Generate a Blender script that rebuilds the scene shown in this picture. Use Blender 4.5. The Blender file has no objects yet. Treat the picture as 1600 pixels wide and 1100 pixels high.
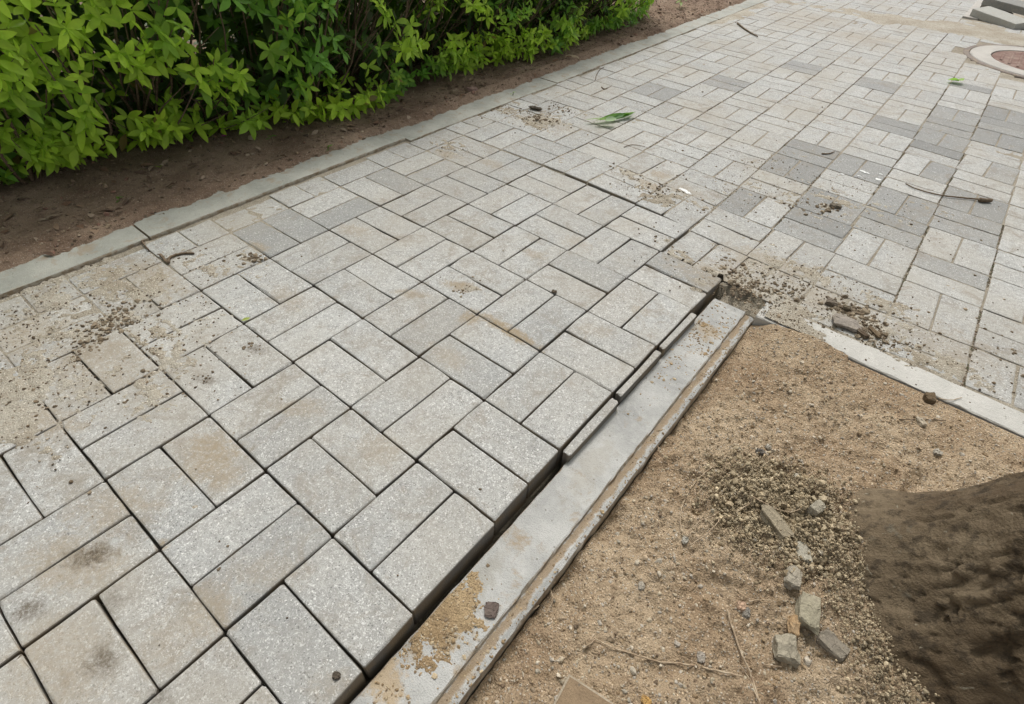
import bpy, math, random
import numpy as np
from mathutils import Vector, Matrix

random.seed(7)
RNG = np.random.default_rng(11)
sc = bpy.context.scene
COL = sc.collection

# ------------------------------------------------------------------ camera, sky, sun, exposure
F_PX = 839.1
CAM = np.array([0.7025456, 0.0226818, 0.8950504])
RC = np.array([[0.77464789, 0.63084031, 0.0442849],
               [0.46295193, -0.5179943, -0.71927562],
               [-0.43080873, 0.57768712, -0.69331193]])      # rows: right, down, forward
cam_data = bpy.data.cameras.new("camera")
cam_data.sensor_width = 36.0
cam_data.lens = F_PX / 1600 * 36.0
cam_data.clip_start = 0.02
cam_data.clip_end = 500.0
cam = bpy.data.objects.new("camera", cam_data)
COL.objects.link(cam)
r_, d_, f_ = RC
cam.matrix_world = Matrix(((r_[0], -d_[0], -f_[0], CAM[0]), (r_[1], -d_[1], -f_[1], CAM[1]),
                           (r_[2], -d_[2], -f_[2], CAM[2]), (0, 0, 0, 1)))
sc.camera = cam

SUN_EL, SUN_AZ = math.radians(58), math.radians(-35)          # azimuth from +y towards +x
world = bpy.data.worlds.new("World")
sc.world = world
world.use_nodes = True
wn = world.node_tree
wn.nodes.clear()
sky = wn.nodes.new("ShaderNodeTexSky")
sky.sky_type = 'NISHITA'
sky.sun_disc = False
sky.sun_elevation = SUN_EL
sky.sun_rotation = SUN_AZ
sky.air_density = 1.0
sky.dust_density = 5.0
hs = wn.nodes.new("ShaderNodeHueSaturation")
hs.inputs["Saturation"].default_value = 0.14
bg = wn.nodes.new("ShaderNodeBackground")
bg.inputs["Strength"].default_value = 0.13
wo = wn.nodes.new("ShaderNodeOutputWorld")
wn.links.new(sky.outputs[0], hs.inputs["Color"])
wn.links.new(hs.outputs[0], bg.inputs["Color"])
wn.links.new(bg.outputs[0], wo.inputs["Surface"])

sun_d = bpy.data.lights.new("sun", 'SUN')
sun_d.energy = 1.5
sun_d.angle = math.radians(16)
sun_d.color = (1.0, 0.96, 0.90)
sun = bpy.data.objects.new("sun", sun_d)
COL.objects.link(sun)
sdir = Vector((math.sin(SUN_AZ) * math.cos(SUN_EL), math.cos(SUN_AZ) * math.cos(SUN_EL), math.sin(SUN_EL)))
sun.rotation_euler = sdir.to_track_quat('Z', 'Y').to_euler()
sun.location = (0, 0, 5)

sc.view_settings.view_transform = 'Standard'
sc.view_settings.look = 'None'
sc.view_settings.gamma = 1.0
sc.view_settings.use_curve_mapping = False
sc.view_settings.exposure = 0.25


# ------------------------------------------------------------------ helpers
def unproj(u, v, z=0.0):
    """a point of the photograph (1600 x 1100) to the place on the level z it shows"""
    d = RC.T @ np.array([(u - 800) / F_PX, (v - 550) / F_PX, 1.0])
    t = (z - CAM[2]) / d[2]
    return CAM + t * d


def project(p):
    q = RC @ (np.asarray(p, float) - CAM)
    return 800 + F_PX * q[0] / q[2], 550 + F_PX * q[1] / q[2], q[2]


def sstep(a, b, x):
    t = np.clip((np.asarray(x, float) - a) / (b - a), 0, 1)
    return t * t * (3 - 2 * t)


def _hash(ix, iy, seed):
    h = (ix.astype(np.int64) * 374761393 + iy.astype(np.int64) * 668265263 + seed * 974634777) & 0xffffffff
    h = ((h ^ (h >> 13)) * 1274126177) & 0xffffffff
    h = (h ^ (h >> 16)) & 0xffffffff
    return h / 4294967295.0


def vnoise(x, y, seed=0):
    x = np.asarray(x, float); y = np.asarray(y, float)
    ix = np.floor(x).astype(np.int64); iy = np.floor(y).astype(np.int64)
    fx = x - ix; fy = y - iy
    ux = fx * fx * (3 - 2 * fx); uy = fy * fy * (3 - 2 * fy)
    a = _hash(ix, iy, seed); b = _hash(ix + 1, iy, seed)
    c = _hash(ix, iy + 1, seed); d = _hash(ix + 1, iy + 1, seed)
    return (a * (1 - ux) + b * ux) * (1 - uy) + (c * (1 - ux) + d * ux) * uy


def fbm(x, y, seed=0, octv=4, gain=0.5):
    s = 0.0; a = 1.0; t = 0.0
    for o in range(octv):
        s = s + a * vnoise(x * 2 ** o + 17.3 * o, y * 2 ** o + 5.1 * o, seed + o)
        t += a; a *= gain
    return s / t                                             # 0..1


def mesh_np(name, verts, faces, mat=None, smooth=True, tone=None):
    """faces: (n,3) or (n,4) int array, or a list of such arrays"""
    if not isinstance(faces, (list, tuple)):
        faces = [faces]
    faces = [np.asarray(f, np.int32) for f in faces if len(f)]
    me = bpy.data.meshes.new(name)
    verts = np.asarray(verts, np.float32)
    me.vertices.add(len(verts))
    me.vertices.foreach_set("co", verts.ravel())
    loops = np.concatenate([f.ravel() for f in faces])
    tot = np.concatenate([np.full(len(f), f.shape[1], np.int32) for f in faces])
    start = np.concatenate([[0], np.cumsum(tot)[:-1]]).astype(np.int32)
    me.loops.add(len(loops)); me.loops.foreach_set("vertex_index", loops)
    me.polygons.add(len(tot))
    me.polygons.foreach_set("loop_start", start)
    me.polygons.foreach_set("loop_total", tot)
    me.update(calc_edges=True)
    me.polygons.foreach_set("use_smooth", np.full(len(tot), smooth, bool))
    if tone is not None:
        at = me.color_attributes.new("tone", 'FLOAT_COLOR', 'POINT')
        t = np.asarray(tone, np.float32)
        if t.ndim == 1:
            t = np.stack([t, t, t, np.ones_like(t)], 1)
        at.data.foreach_set("color", t.ravel())
    me.validate()
    if mat:
        me.materials.append(mat)
    return me


def link(name, me, parent=None, **props):
    o = bpy.data.objects.new(name, me)
    COL.objects.link(o)
    if parent is not None:
        o.parent = parent
    for k, v in props.items():
        o[k] = v
    return o


def thing(o, label, cat, group=None):
    o["label"] = label; o["category"] = cat
    if group:
        o["group"] = group
    return o


def empty(name, loc=(0, 0, 0)):
    o = bpy.data.objects.new(name, None)
    COL.objects.link(o)
    o.location = loc
    o.empty_display_size = 0.05
    return o


def grid(xs, ys, zfun):
    X, Y = np.meshgrid(xs, ys)
    Z = zfun(X, Y)
    V = np.stack([X.ravel(), Y.ravel(), Z.ravel()], 1)
    nx = len(xs); ny = len(ys)
    i, j = np.meshgrid(np.arange(nx - 1), np.arange(ny - 1))
    a = (j * nx + i).ravel()
    Fq = np.stack([a, a + 1, a + nx + 1, a + nx], 1)
    return V, Fq


def drop_unused(V, Fq, extra=None):
    used = np.unique(Fq)
    m = np.full(len(V), -1, np.int64); m[used] = np.arange(len(used))
    if extra is not None:
        return V[used], m[Fq], extra[used]
    return V[used], m[Fq]


# ------------------------------------------------------------------ materials
def new_mat(name):
    m = bpy.data.materials.new(name)
    m.use_nodes = True
    nt = m.node_tree
    nt.nodes.clear()
    out = nt.nodes.new("ShaderNodeOutputMaterial")
    b = nt.nodes.new("ShaderNodeBsdfPrincipled")
    nt.links.new(b.outputs[0], out.inputs[0])
    b.inputs["Roughness"].default_value = 0.85
    b.inputs["Specular IOR Level"].default_value = 0.3
    return m, nt, b, out


class G:
    """small shorthand for node graphs"""
    def __init__(s, nt):
        s.nt = nt
        s.pos = nt.nodes.new("ShaderNodeNewGeometry").outputs["Position"]

    def L(s, a, b):
        s.nt.links.new(a, b)

    def val(s, sock, v):
        if hasattr(v, "node"):
            s.L(v, sock)
        else:
            sock.default_value = v

    def noise(s, scale, detail=4, rough=0.55, vec=None, dist=0.0):
        n = s.nt.nodes.new("ShaderNodeTexNoise")
        n.inputs["Scale"].default_value = scale
        n.inputs["Detail"].default_value = detail
        n.inputs["Roughness"].default_value = rough
        n.inputs["Distortion"].default_value = dist
        s.L(vec if vec is not None else s.pos, n.inputs["Vector"])
        return n.outputs["Fac"]

    def voro(s, scale, out="Distance", feature='F1', vec=None, rand=1.0):
        n = s.nt.nodes.new("ShaderNodeTexVoronoi")
        n.feature = feature
        n.inputs["Scale"].default_value = scale
        n.inputs["Randomness"].default_value = rand
        s.L(vec if vec is not None else s.pos, n.inputs["Vector"])
        return n.outputs[out]

    def rng(s, x, a, b, c=0.0, d=1.0, smooth=False):
        n = s.nt.nodes.new("ShaderNodeMapRange")
        if smooth:
            n.interpolation_type = 'SMOOTHSTEP'
        s.val(n.inputs[0], x)
        for k, v in zip((1, 2, 3, 4), (a, b, c, d)):
            n.inputs[k].default_value = v
        return n.outputs[0]

    def math(s, op, a, b=0.0):
        n = s.nt.nodes.new("ShaderNodeMath"); n.operation = op
        s.val(n.inputs[0], a); s.val(n.inputs[1], b)
        return n.outputs[0]

    def mix(s, fac, a, b, mode='MIX'):
        n = s.nt.nodes.new("ShaderNodeMix"); n.data_type = 'RGBA'; n.blend_type = mode
        s.val(n.inputs[0], fac)
        s.val(n.inputs[6], a if hasattr(a, "node") else (*a, 1))
        s.val(n.inputs[7], b if hasattr(b, "node") else (*b, 1))
        return n.outputs[2]

    def sep(s, col, i):
        n = s.nt.nodes.new("ShaderNodeSeparateColor")
        s.L(col, n.inputs[0])
        return n.outputs[i]

    def bump(s, h, strength, dist, normal=None):
        n = s.nt.nodes.new("ShaderNodeBump")
        n.inputs["Strength"].default_value = strength
        n.inputs["Distance"].default_value = dist
        s.L(h, n.inputs["Height"])
        if normal is not None:
            s.L(normal, n.inputs["Normal"])
        return n.outputs[0]

    def attr(s, name, out=0):
        n = s.nt.nodes.new("ShaderNodeAttribute"); n.attribute_name = name
        return n.outputs[out]

    def objcol(s):
        return s.nt.nodes.new("ShaderNodeObjectInfo").outputs["Color"]

    def spot(s, x, y, rx, ry, ang, noise, amt, soft=0.5):
        """a stain of its own place and size: returns 0..amt"""
        n = s.nt.nodes.new("ShaderNodeMapping"); n.vector_type = 'TEXTURE'
        s.L(s.pos, n.inputs[0])
        n.inputs[1].default_value = (x, y, 0)
        n.inputs[2].default_value = (0, 0, ang)
        n.inputs[3].default_value = (rx, ry, 1000.0)
        l = s.nt.nodes.new("ShaderNodeVectorMath"); l.operation = 'LENGTH'
        s.L(n.outputs[0], l.inputs[0])
        d = s.math('ADD', l.outputs["Value"], s.rng(noise, 0.2, .8, -1.0, 1.0))
        return s.rng(d, 1.0 + soft * .4, 1.0 - soft, 0.0, amt, True)


# brown and dark stains lying on the pavers: (u, v, radius x, radius y, turn, amount)
STAINS = [(690, 880, .05, .03, 0, .0)]
DARK_STAINS = [(145, 870, .040, .024, .9, 1.0), (50, 955, .028, .020, .6, .9), (165, 1035, .03, .022, .2, .85), (180, 940, .03, .02, .2, .5), (255, 1090, .02, .015, .2, .6),
               (325, 597, .028, .014, .3, .8), (400, 548, .03, .018, .3, .7), (185, 500, .045, .02, .7, .7),
               (215, 830, .04, .035, .8, .3), (610, 1090, .02, .01, 0, .3)]
TAN_STAINS = [(330, 705, .05, .045, .3, .85), (350, 745, .04, .035, .3, .6), (720, 450, .05, .022, .5, .95),
              (470, 640, .06, .03, .6, .5), (640, 462, .05, .02, .5, .6), (792, 519, .105, .020, 0, 1.25), (735, 500, .03, .03, 0, .9), (180, 800, .09, .06, .5, .55), (120, 880, .09, .05, .5, .6), (100, 1040, .1, .06, .2, .45), (330, 960, .05, .04, 0, .5), (420, 900, .06, .03, .6, .35), (590, 700, .06, .04, 0, .35), (450, 470, .08, .04, 0, .4), (900, 380, .05, .04, 0, .4), (700, 560, .06, .03, 0, .4),
              (330, 720, .06, .06, .3, .8), (835, 400, .04, .03, .2, .5), (1015, 290, .06, .03, -.4, .8), (1030, 272, .05, .04, 0, .7),
              (550, 360, .06, .03, .3, .45), (700, 240, .06, .03, .2, .6), (770, 255, .07, .03, 0, .5),
              (60, 660, .12, .05, .4, .6), (150, 560, .16, .1, .2, .55), (230, 430, .16, .07, .1, .6), (40, 520, .1, .08, 0, .6),
              (270, 1010, .05, .04, 0, .35), (255, 855, .012, .012, 0, .9), (530, 1080, .05, .03, .5, .35), (405, 385, .05, .02, 0, .7),
              (930, 520, .05, .03, .4, .35), (1000, 490, .04, .02, 0, .4), (1150, 440, .2, .12, .2, .6),
              (1080, 300, .1, .05, 0, .4), (1300, 470, .2, .08, .2, .45), (1470, 530, .2, .1, 0, .4),
              (1200, 410, .15, .07, 0, .6), (860, 190, .14, .07, 0, .45), (1350, 60, .3, .3, 0, .35), (1260, 30, .3, .25, 0, .35),
              (1500, 90, .3, .3, 0, .2)]


def paver_material(name, tone_from):
    m, nt, b, out = new_mat(name)
    g = G(nt)
    tone = g.objcol() if tone_from == 'object' else g.attr("tone")
    tr = g.sep(tone, 0)                                       # brightness of this paver
    tg = g.sep(tone, 1)                                       # how buff it is
    base = g.mix(g.rng(tr, 0, 1), (.145, .150, .148), (.480, .487, .472))
    base = g.mix(g.math('MULTIPLY', tg, .55), base, (.45, .40, .325))
    # cement paste and aggregate
    n1 = g.noise(9, 6, .6)
    n2 = g.noise(70, 5, .65)
    tw = g.rng(tr, .15, .75, .12, 1.0)
    base = g.mix(g.math('MULTIPLY', g.rng(n1, .35, .72, 0, .5), tw), base, (.50, .48, .43))
    base = g.mix(g.rng(n2, .40, .68, 0, .55), base, (.22, .215, .20))
    base = g.mix(g.rng(g.noise(22, 5, .7), .50, .70, 0, .45), base, (.25, .245, .23))
    fine = g.noise(520, 2, .7)
    base = g.mix(g.rng(fine, .50, .68, 0, .7), base, (.20, .195, .18))
    wv = nt.nodes.new("ShaderNodeVectorMath"); wv.operation = 'MULTIPLY_ADD'
    wcol = nt.nodes.new("ShaderNodeTexNoise"); wcol.inputs["Scale"].default_value = 260; g.L(g.pos, wcol.inputs["Vector"])
    g.L(wcol.outputs["Color"], wv.inputs[0]); wv.inputs[1].default_value = (.006, .006, .006); g.L(g.pos, wv.inputs[2])
    sp = g.voro(210, "Color", vec=wv.outputs[0])
    spd = g.voro(210, "Distance", vec=wv.outputs[0])
    pick = g.rng(g.sep(sp, 0), .72, .76)
    dot = g.rng(spd, .34, .26)
    glint = g.math('MULTIPLY', pick, dot)
    glint = g.math('MULTIPLY', glint, g.rng(g.noise(24, 2), .38, .6, .25, 1.0))
    soft = g.noise(240, 2, .6, dist=1.2)
    base = g.mix(g.math('MULTIPLY', g.rng(soft, .54, .68, 0, .85), tw), base, (.70, .695, .67))
    base = g.mix(g.math('MULTIPLY', glint, .75), base, (.78, .77, .74))
    pick2 = g.rng(g.sep(g.voro(260, "Color"), 1), .80, .84)
    dot2 = g.rng(g.voro(260, "Distance"), .40, .28)
    base = g.mix(g.math('MULTIPLY', g.math('MULTIPLY', pick2, dot2), .65), base, (.10, .10, .10))
    # large soft dirt
    n3 = g.noise(2.6, 6, .62)
    base = g.mix(g.math('MULTIPLY', g.rng(n3, .46, .66, 0, .6), tw), base, (.36, .33, .275))
    n4 = g.noise(14, 6, .7, dist=.6)
    base = g.mix(g.rng(n4, .56, .72, 0, .6), base, (.22, .18, .13))
    tb = g.sep(tone, 2)
    dn = g.math('ADD', g.noise(11, 8, .72, dist=1.0), g.math('MULTIPLY', tb, .14))
    dm = g.math('MULTIPLY', g.rng(dn, .57, .76, 0, .75), g.rng(g.noise(160, 4, .75), .32, .58, .35, 1.0))
    base = g.mix(dm, base, (.245, .215, .17))
    # stains with a place of their own
    sn = g.noise(34, 9, .78, dist=.8)
    tan = None
    for (u, v, rx, ry, a, amt) in TAN_STAINS:
        p = unproj(u, v, .005)
        s_ = g.spot(p[0], p[1], rx, ry, a, sn, amt, .7)
        tan = s_ if tan is None else g.math('MAXIMUM', tan, s_)
    tan = g.math('MULTIPLY', tan, g.rng(g.noise(150, 3, .7), .30, .60, .35, 1.0))
    base = g.mix(tan, base, (.29, .23, .15))
    drk = None
    for (u, v, rx, ry, a, amt) in DARK_STAINS:
        p = unproj(u, v, .005)
        s_ = g.spot(p[0], p[1], rx, ry, a, sn, amt, .8)
        drk = s_ if drk is None else g.math('MAXIMUM', drk, s_)
    drk = g.math('MULTIPLY', drk, g.rng(g.noise(210, 4, .75), .36, .60, .25, 1.0))
    base = g.mix(drk, base, (.105, .083, .057))
    # sides: darker than the top, grey broken by brown
    nz = nt.nodes.new("ShaderNodeSeparateXYZ")
    geo = nt.nodes.new("ShaderNodeNewGeometry")
    g.L(geo.outputs["True Normal"], nz.inputs[0])
    side = g.rng(nz.outputs[2], .75, .25)
    sidecol = g.mix(g.rng(g.noise(20, 4), .4, .62), (.16, .15, .135), (.21, .165, .11))
    base = g.mix(side, base, sidecol)
    g.L(base, b.inputs["Base Color"])
    h = g.math('ADD', g.math('MULTIPLY', fine, .9), g.math('MULTIPLY', g.noise(180, 3, .6), .8))
    h = g.math('ADD', h, g.math('MULTIPLY', glint, .5))
    nrm = g.bump(h, .55, .0012)
    nrm = g.bump(g.noise(28, 3), .35, .003, nrm)
    g.L(nrm, b.inputs["Normal"])
    g.L(g.rng(glint, 0, 1, .88, .45), b.inputs["Roughness"])
    return m


def soil_material(name, c_lo, c_hi, c_spot, bump=.9, scale=1.0, peb=0.5, moist=0.0):
    m, nt, b, out = new_mat(name)
    g = G(nt)
    big = g.noise(5 * scale, 6, .6)
    mid = g.noise(45 * scale, 6, .68)
    fin = g.noise(330 * scale, 3, .7)
    col = g.mix(g.rng(big, .36, .64), c_lo, c_hi)
    col = g.mix(g.rng(mid, .52, .72, 0, .75), col, c_spot)
    col = g.mix(g.rng(fin, .54, .68, 0, .7), col, tuple(x * .42 for x in c_lo))
    vd = g.voro(230 * scale, "Distance"); vc = g.voro(230 * scale, "Color")
    pk = g.math('MULTIPLY', g.rng(g.sep(vc, 0), .70, .74), g.rng(vd, .42, .3))
    pebcol = g.mix(g.sep(vc, 1), tuple(min(1, x * 1.55) for x in c_hi), (.50, .46, .40))
    col = g.mix(g.math('MULTIPLY', pk, peb), col, pebcol)
    g.L(col, b.inputs["Base Color"])
    h = g.math('ADD', g.math('MULTIPLY', mid, 1.4), fin)
    h = g.math('ADD', h, g.math('MULTIPLY', g.rng(vd, 0, .6, 1, 0), .5))
    g.L(g.bump(h, bump, .004), b.inputs["Normal"])
    b.inputs["Roughness"].default_value = .95
    b.inputs["Specular IOR Level"].default_value = .15
    return m


def tone_material(name, ramp_rough=.9, nscale=260, bump=.5, dist=.0015, mul=1.0, src='attr', spec=.2):
    """colour comes from the piece itself (its own stone or clod colour)"""
    m, nt, b, out = new_mat(name)
    g = G(nt)
    t = g.attr("tone") if src == 'attr' else g.objcol()
    n = g.noise(nscale, 4, .65)
    n2 = g.noise(nscale * .2, 3)
    c = g.mix(g.rng(n, .35, .7, 0, .45), t, (.08, .07, .055), 'MIX')
    c = g.mix(g.rng(n2, .5, .75, 0, .35), c, (.42, .36, .27))
    g.L(c, b.inputs["Base Color"])
    g.L(g.bump(n, bump, dist), b.inputs["Normal"])
    b.inputs["Roughness"].default_value = ramp_rough
    b.inputs["Specular IOR Level"].default_value = spec
    return m


def concrete_material(name, light=(.46, .455, .44), dark=(.33, .33, .32), dirt=(.30, .235, .15), dirt_lo=.60, spots=(), sidey=True, warm=None):
    m, nt, b, out = new_mat(name)
    g = G(nt)
    n1 = g.noise(7, 6, .6)
    n2 = g.noise(60, 5, .7)
    n3 = g.noise(420, 2, .6)
    c = g.mix(g.rng(n1, .35, .65), dark, light)
    c = g.mix(g.rng(n2, .5, .72, 0, .45), c, tuple(x * 1.15 for x in light))
    c = g.mix(g.rng(n3, .55, .68, 0, .4), c, tuple(x * .62 for x in dark))
    d = g.noise(16, 7, .72, dist=.4)
    c = g.mix(g.rng(d, dirt_lo, dirt_lo + .12, 0, .8), c, dirt)
    pit = g.math('MULTIPLY', g.rng(g.sep(g.voro(90, "Color"), 0), .88, .9), g.rng(g.voro(90, "Distance"), .22, .1))
    c = g.mix(g.math('MULTIPLY', pit, .7), c, (.13, .115, .09))
    for (x, y, rx, ry, a, amt, colr) in spots:
        c = g.mix(g.spot(x, y, rx, ry, a, g.noise(38, 6, .72), amt, .5), c, colr)
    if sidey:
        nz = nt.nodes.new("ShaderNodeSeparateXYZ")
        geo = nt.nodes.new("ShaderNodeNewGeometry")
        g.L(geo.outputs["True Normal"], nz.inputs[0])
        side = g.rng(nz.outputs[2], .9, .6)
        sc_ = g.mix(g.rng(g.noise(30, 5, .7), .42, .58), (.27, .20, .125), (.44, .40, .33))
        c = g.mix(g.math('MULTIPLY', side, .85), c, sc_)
    g.L(c, b.inputs["Base Color"])
    h = g.math('ADD', n3, g.math('MULTIPLY', n2, 1.2))
    g.L(g.bump(g.noise(35, 4, .6), .4, .003, g.bump(h, .7, .0018)), b.inputs["Normal"])
    b.inputs["Roughness"].default_value = .82
    return m


def leaf_material(name, src):
    m, nt, b, out = new_mat(name)
    g = G(nt)
    t = g.attr("tone") if src == 'attr' else g.objcol()
    n = g.noise(30, 2)
    c = g.mix(g.rng(n, .35, .7, 0, .3), t, (.05, .13, .02))
    geo = nt.nodes.new("ShaderNodeNewGeometry")
    c2 = g.mix(g.math('MULTIPLY', geo.outputs["Backfacing"], .35), c, (.16, .26, .10))
    g.L(c2, b.inputs["Base Color"])
    b.inputs["Roughness"].default_value = .42
    b.inputs["Specular IOR Level"].default_value = .35
    tr = nt.nodes.new("ShaderNodeBsdfTranslucent")
    g.L(g.mix(.5, c, (.40, .72, .06), 'MIX'), tr.inputs[0])
    mx = nt.nodes.new("ShaderNodeMixShader")
    mx.inputs[0].default_value = .42
    g.L(b.outputs[0], mx.inputs[1]); g.L(tr.outputs[0], mx.inputs[2])
    g.L(mx.outputs[0], out.inputs[0])
    return m


M_PAVER = paver_material("paver_concrete", 'object')
M_PAVER_M = paver_material("paver_concrete_far", 'attr')
M_BED = soil_material("bedding_sand", (.27, .235, .18), (.38, .34, .27), (.20, .165, .115), .8)
M_FILM = soil_material("spread_soil", (.34, .295, .225), (.46, .425, .355), (.25, .20, .145), .8, peb=.9)
M_PIT = soil_material("pit_soil", (.38, .27, .170), (.54, .42, .285), (.24, .165, .10), 1.2, peb=.9)
M_BEDSOIL = soil_material("garden_soil", (.21, .142, .100), (.34, .25, .18), (.10, .064, .044), 1.0, peb=.5)
M_GROUND = soil_material("ground_soil", (.12, .09, .06), (.20, .155, .11), (.10, .07, .05), .8, .3)
M_GRAIN = tone_material("grain", nscale=500)
M_STONE = tone_material("broken_stone", nscale=240, bump=.8, dist=.002, src='obj')
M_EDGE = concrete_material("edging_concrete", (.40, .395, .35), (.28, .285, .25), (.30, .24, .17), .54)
kn = unproj(690, 960, -.012)
kn2 = unproj(640, 1040, -.012)
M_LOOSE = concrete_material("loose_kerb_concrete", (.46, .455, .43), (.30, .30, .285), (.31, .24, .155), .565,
                            spots=((kn[0], kn[1], .05, .045, .3, .9, (.33, .235, .12)), (kn[0] - .01, kn[1] - .12, .05, .03, 0, .8, (.40, .30, .18)),
                                   (.5235, .2, .0085, 6.0, 0, .85, (.27, .195, .115)), (.47, .62, .03, .10, .1, .35, (.30, .27, .21)), (.455, .30, .02, .09, .1, .45, (.28, .26, .21)), (.47, 1.18, .04, .04, .4, .75, (.33, .265, .18))))
M_PITK = concrete_material("pit_edging_concrete", (.52, .505, .465), (.43, .42, .385), (.36, .29, .2), .66, sidey=False)
M_LEAF = leaf_material("leaf", 'obj')
M_LEAF_M = leaf_material("leaf_mass", 'attr')

m_, nt_, b_, o_ = new_mat("twig_bark")
g_ = G(nt_)
g_.L(g_.mix(g_.rng(g_.noise(120, 3), .35, .65), (.10, .07, .045), (.20, .15, .10)), b_.inputs["Base Color"])
M_TWIG = m_
m_, nt_, b_, o_ = new_mat("dry_straw")
g_ = G(nt_)
g_.L(g_.mix(g_.rng(g_.noise(90, 3), .35, .65), (.27, .19, .12), (.46, .37, .26)), b_.inputs["Base Color"])
M_STRAW = m_

# ------------------------------------------------------------------ the paving lattice
MOD = 0.203
CTRL = {(0, 0): (250, 858), (0, 1): (414.5, 734.5), (1, 0): (351, 989), (1, 1): (519, 837.5), (1, 2): (650.5, 720), (0, 2): (546.5, 636),
        (1, 3): (755, 625), (0, 3): (654.5, 554.5), (1, 4): (842.5, 547), (0, 4): (744, 491), (-1, 3): (566.5, 496), (-1, 4): (660, 440),
        (0, 5): (821.5, 435), (2, 3): (872, 703.6), (2, 4): (959, 614.5), (2, 5): (1025.5, 540), (2, 7): (1129, 434.5), (1, 5): (917.5, 486),
        (1, 6): (979, 432.7), (1, 7): (1032.7, 391), (1, 8): (1078, 358), (0, 6): (889, 389), (0, 7): (943.6, 353.8), (0, 8): (992.7, 321),
        (-1, 0): (165.5, 749), (0, -1): (43.6, 1012), (-1, 2): (459, 567), (-1, 1): (327, 652),
        (1, 9): (1122.5, 324.4), (2, 9): (1212.5, 354.4), (3, 10): (1334.4, 351.6), (3, 9): (1305, 393), (3, 13): (1398, 262),
        (-3, 13): (985, 142.5), (-2, 13): (1037.5, 157.5), (-2, 14): (1067.5, 143.8), (-2, 12): (1010, 175), (-1, 9): (970, 257.5),
        (-2, 9): (900, 231.2), (-2, 8): (845, 258.8), (-2, 7): (792.5, 287.5), (-1, 11): (1037.5, 216.2), (-1, 8): (915, 287.5),
        (3, 8): (1260, 462), (4, 9): (1415.5, 437), (4, 10): (1437, 390), (4, 11): (1451, 356), (4, 12): (1464, 316), (5, 9): (1533, 482),
        (5, 10): (1543, 431), (5, 11): (1558, 391), (5, 12): (1567, 349), (5, 13): (1578, 322), (-2, 1): (249.6, 574.6)}


def in_slab(i, j):
    return np.where(((i < 1) & (j < 8)) | ((i < 2) & (j < 7)), 1.0, 0.0)


def surf_z(i, j, slab):
    """top of the paving at lattice place (i, j)"""
    up = .012 * sstep(-4.5, -1.0, i) * sstep(10.0, 5.5, j) + .004 * sstep(.5, 2, i) * sstep(8, 5, j)
    dn = -.010 * np.exp(-((np.asarray(i) - 1.6) ** 2 / 1.2 + (np.asarray(j) - 7.4) ** 2 / 1.2))
    return np.where(slab > .5, up, dn + up * sstep(6, 8.5, j) * 0 + .012 * sstep(-4.5, -1.0, i) * sstep(9.5, 8.0, j) * sstep(1.2, .3, i))


_cij = np.array(list(CTRL.keys()), float)
_cd = []
for (ci, cj), (cu, cv) in CTRL.items():
    zz = float(surf_z(ci - .01, cj - .01, in_slab(ci - .01, cj - .01)))
    q_ = unproj(cu, cv, zz)
    _cd.append((q_[0] - ci * MOD, q_[1] - cj * MOD))
_cd = np.array(_cd)


def disp(i, j):
    d2 = (_cij[:, 0] - i) ** 2 + (_cij[:, 1] - j) ** 2
    w = np.exp(-d2 / 1.8) + .02 * np.exp(-d2 / 8.0)
    s = w.sum()
    base = (w[:, None] * _cd).sum(0) / (s + 2e-4)
    return base


def node(i, j, slab):
    d = disp(i, j)
    return np.array([i * MOD + d[0], j * MOD + d[1], float(surf_z(i, j, slab))])


# grey pavers, found by where their middles show in the photograph
DARK_PX = [(1263, 229), (1257, 246), (1220, 261), (1259, 272), (1323, 255), (1362, 270), (1175, 307), (1166, 322), (1274, 309), (1321, 330),
           (1278, 339), (1269, 358), (1389, 309), (1436, 327), (1400, 342), (1393, 360), (1509, 338), (1505, 360), (1498, 309), (1542, 327), (1585, 327),
           (1516, 287), (1560, 265), (1527, 240), (1538, 222), (1542, 207), (1433, 233), (1469, 222), (1458, 269), (1473, 240), (1397, 195), (1390, 206),
           (1476, 174), (1508, 184), (1480, 195), (1476, 204), (1446, 214), (1489, 227), (1553, 176), (1562, 195), (1553, 214), (1512, 139),
           (1590, 180), (1590, 200), (1590, 230), (1595, 300), (1600, 260), (1590, 345)]
MID_PX = [(1165, 70), (1140, 126), (1130, 134), (1252, 106), (1362, 129), (1020, 137), (1042, 145), (1325, 55), (1300, 96), (1369, 131), (540, 325), (455, 347), (1069, 420),
          (410, 372), (620, 250), (655, 240), (1480, 420), (1470, 400), (1510, 60), (1495, 112)]
SPECK_PX = [(410, 885), (460, 990), (916, 423), (385, 320), (760, 262), (785, 255), (840, 240)]


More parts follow.
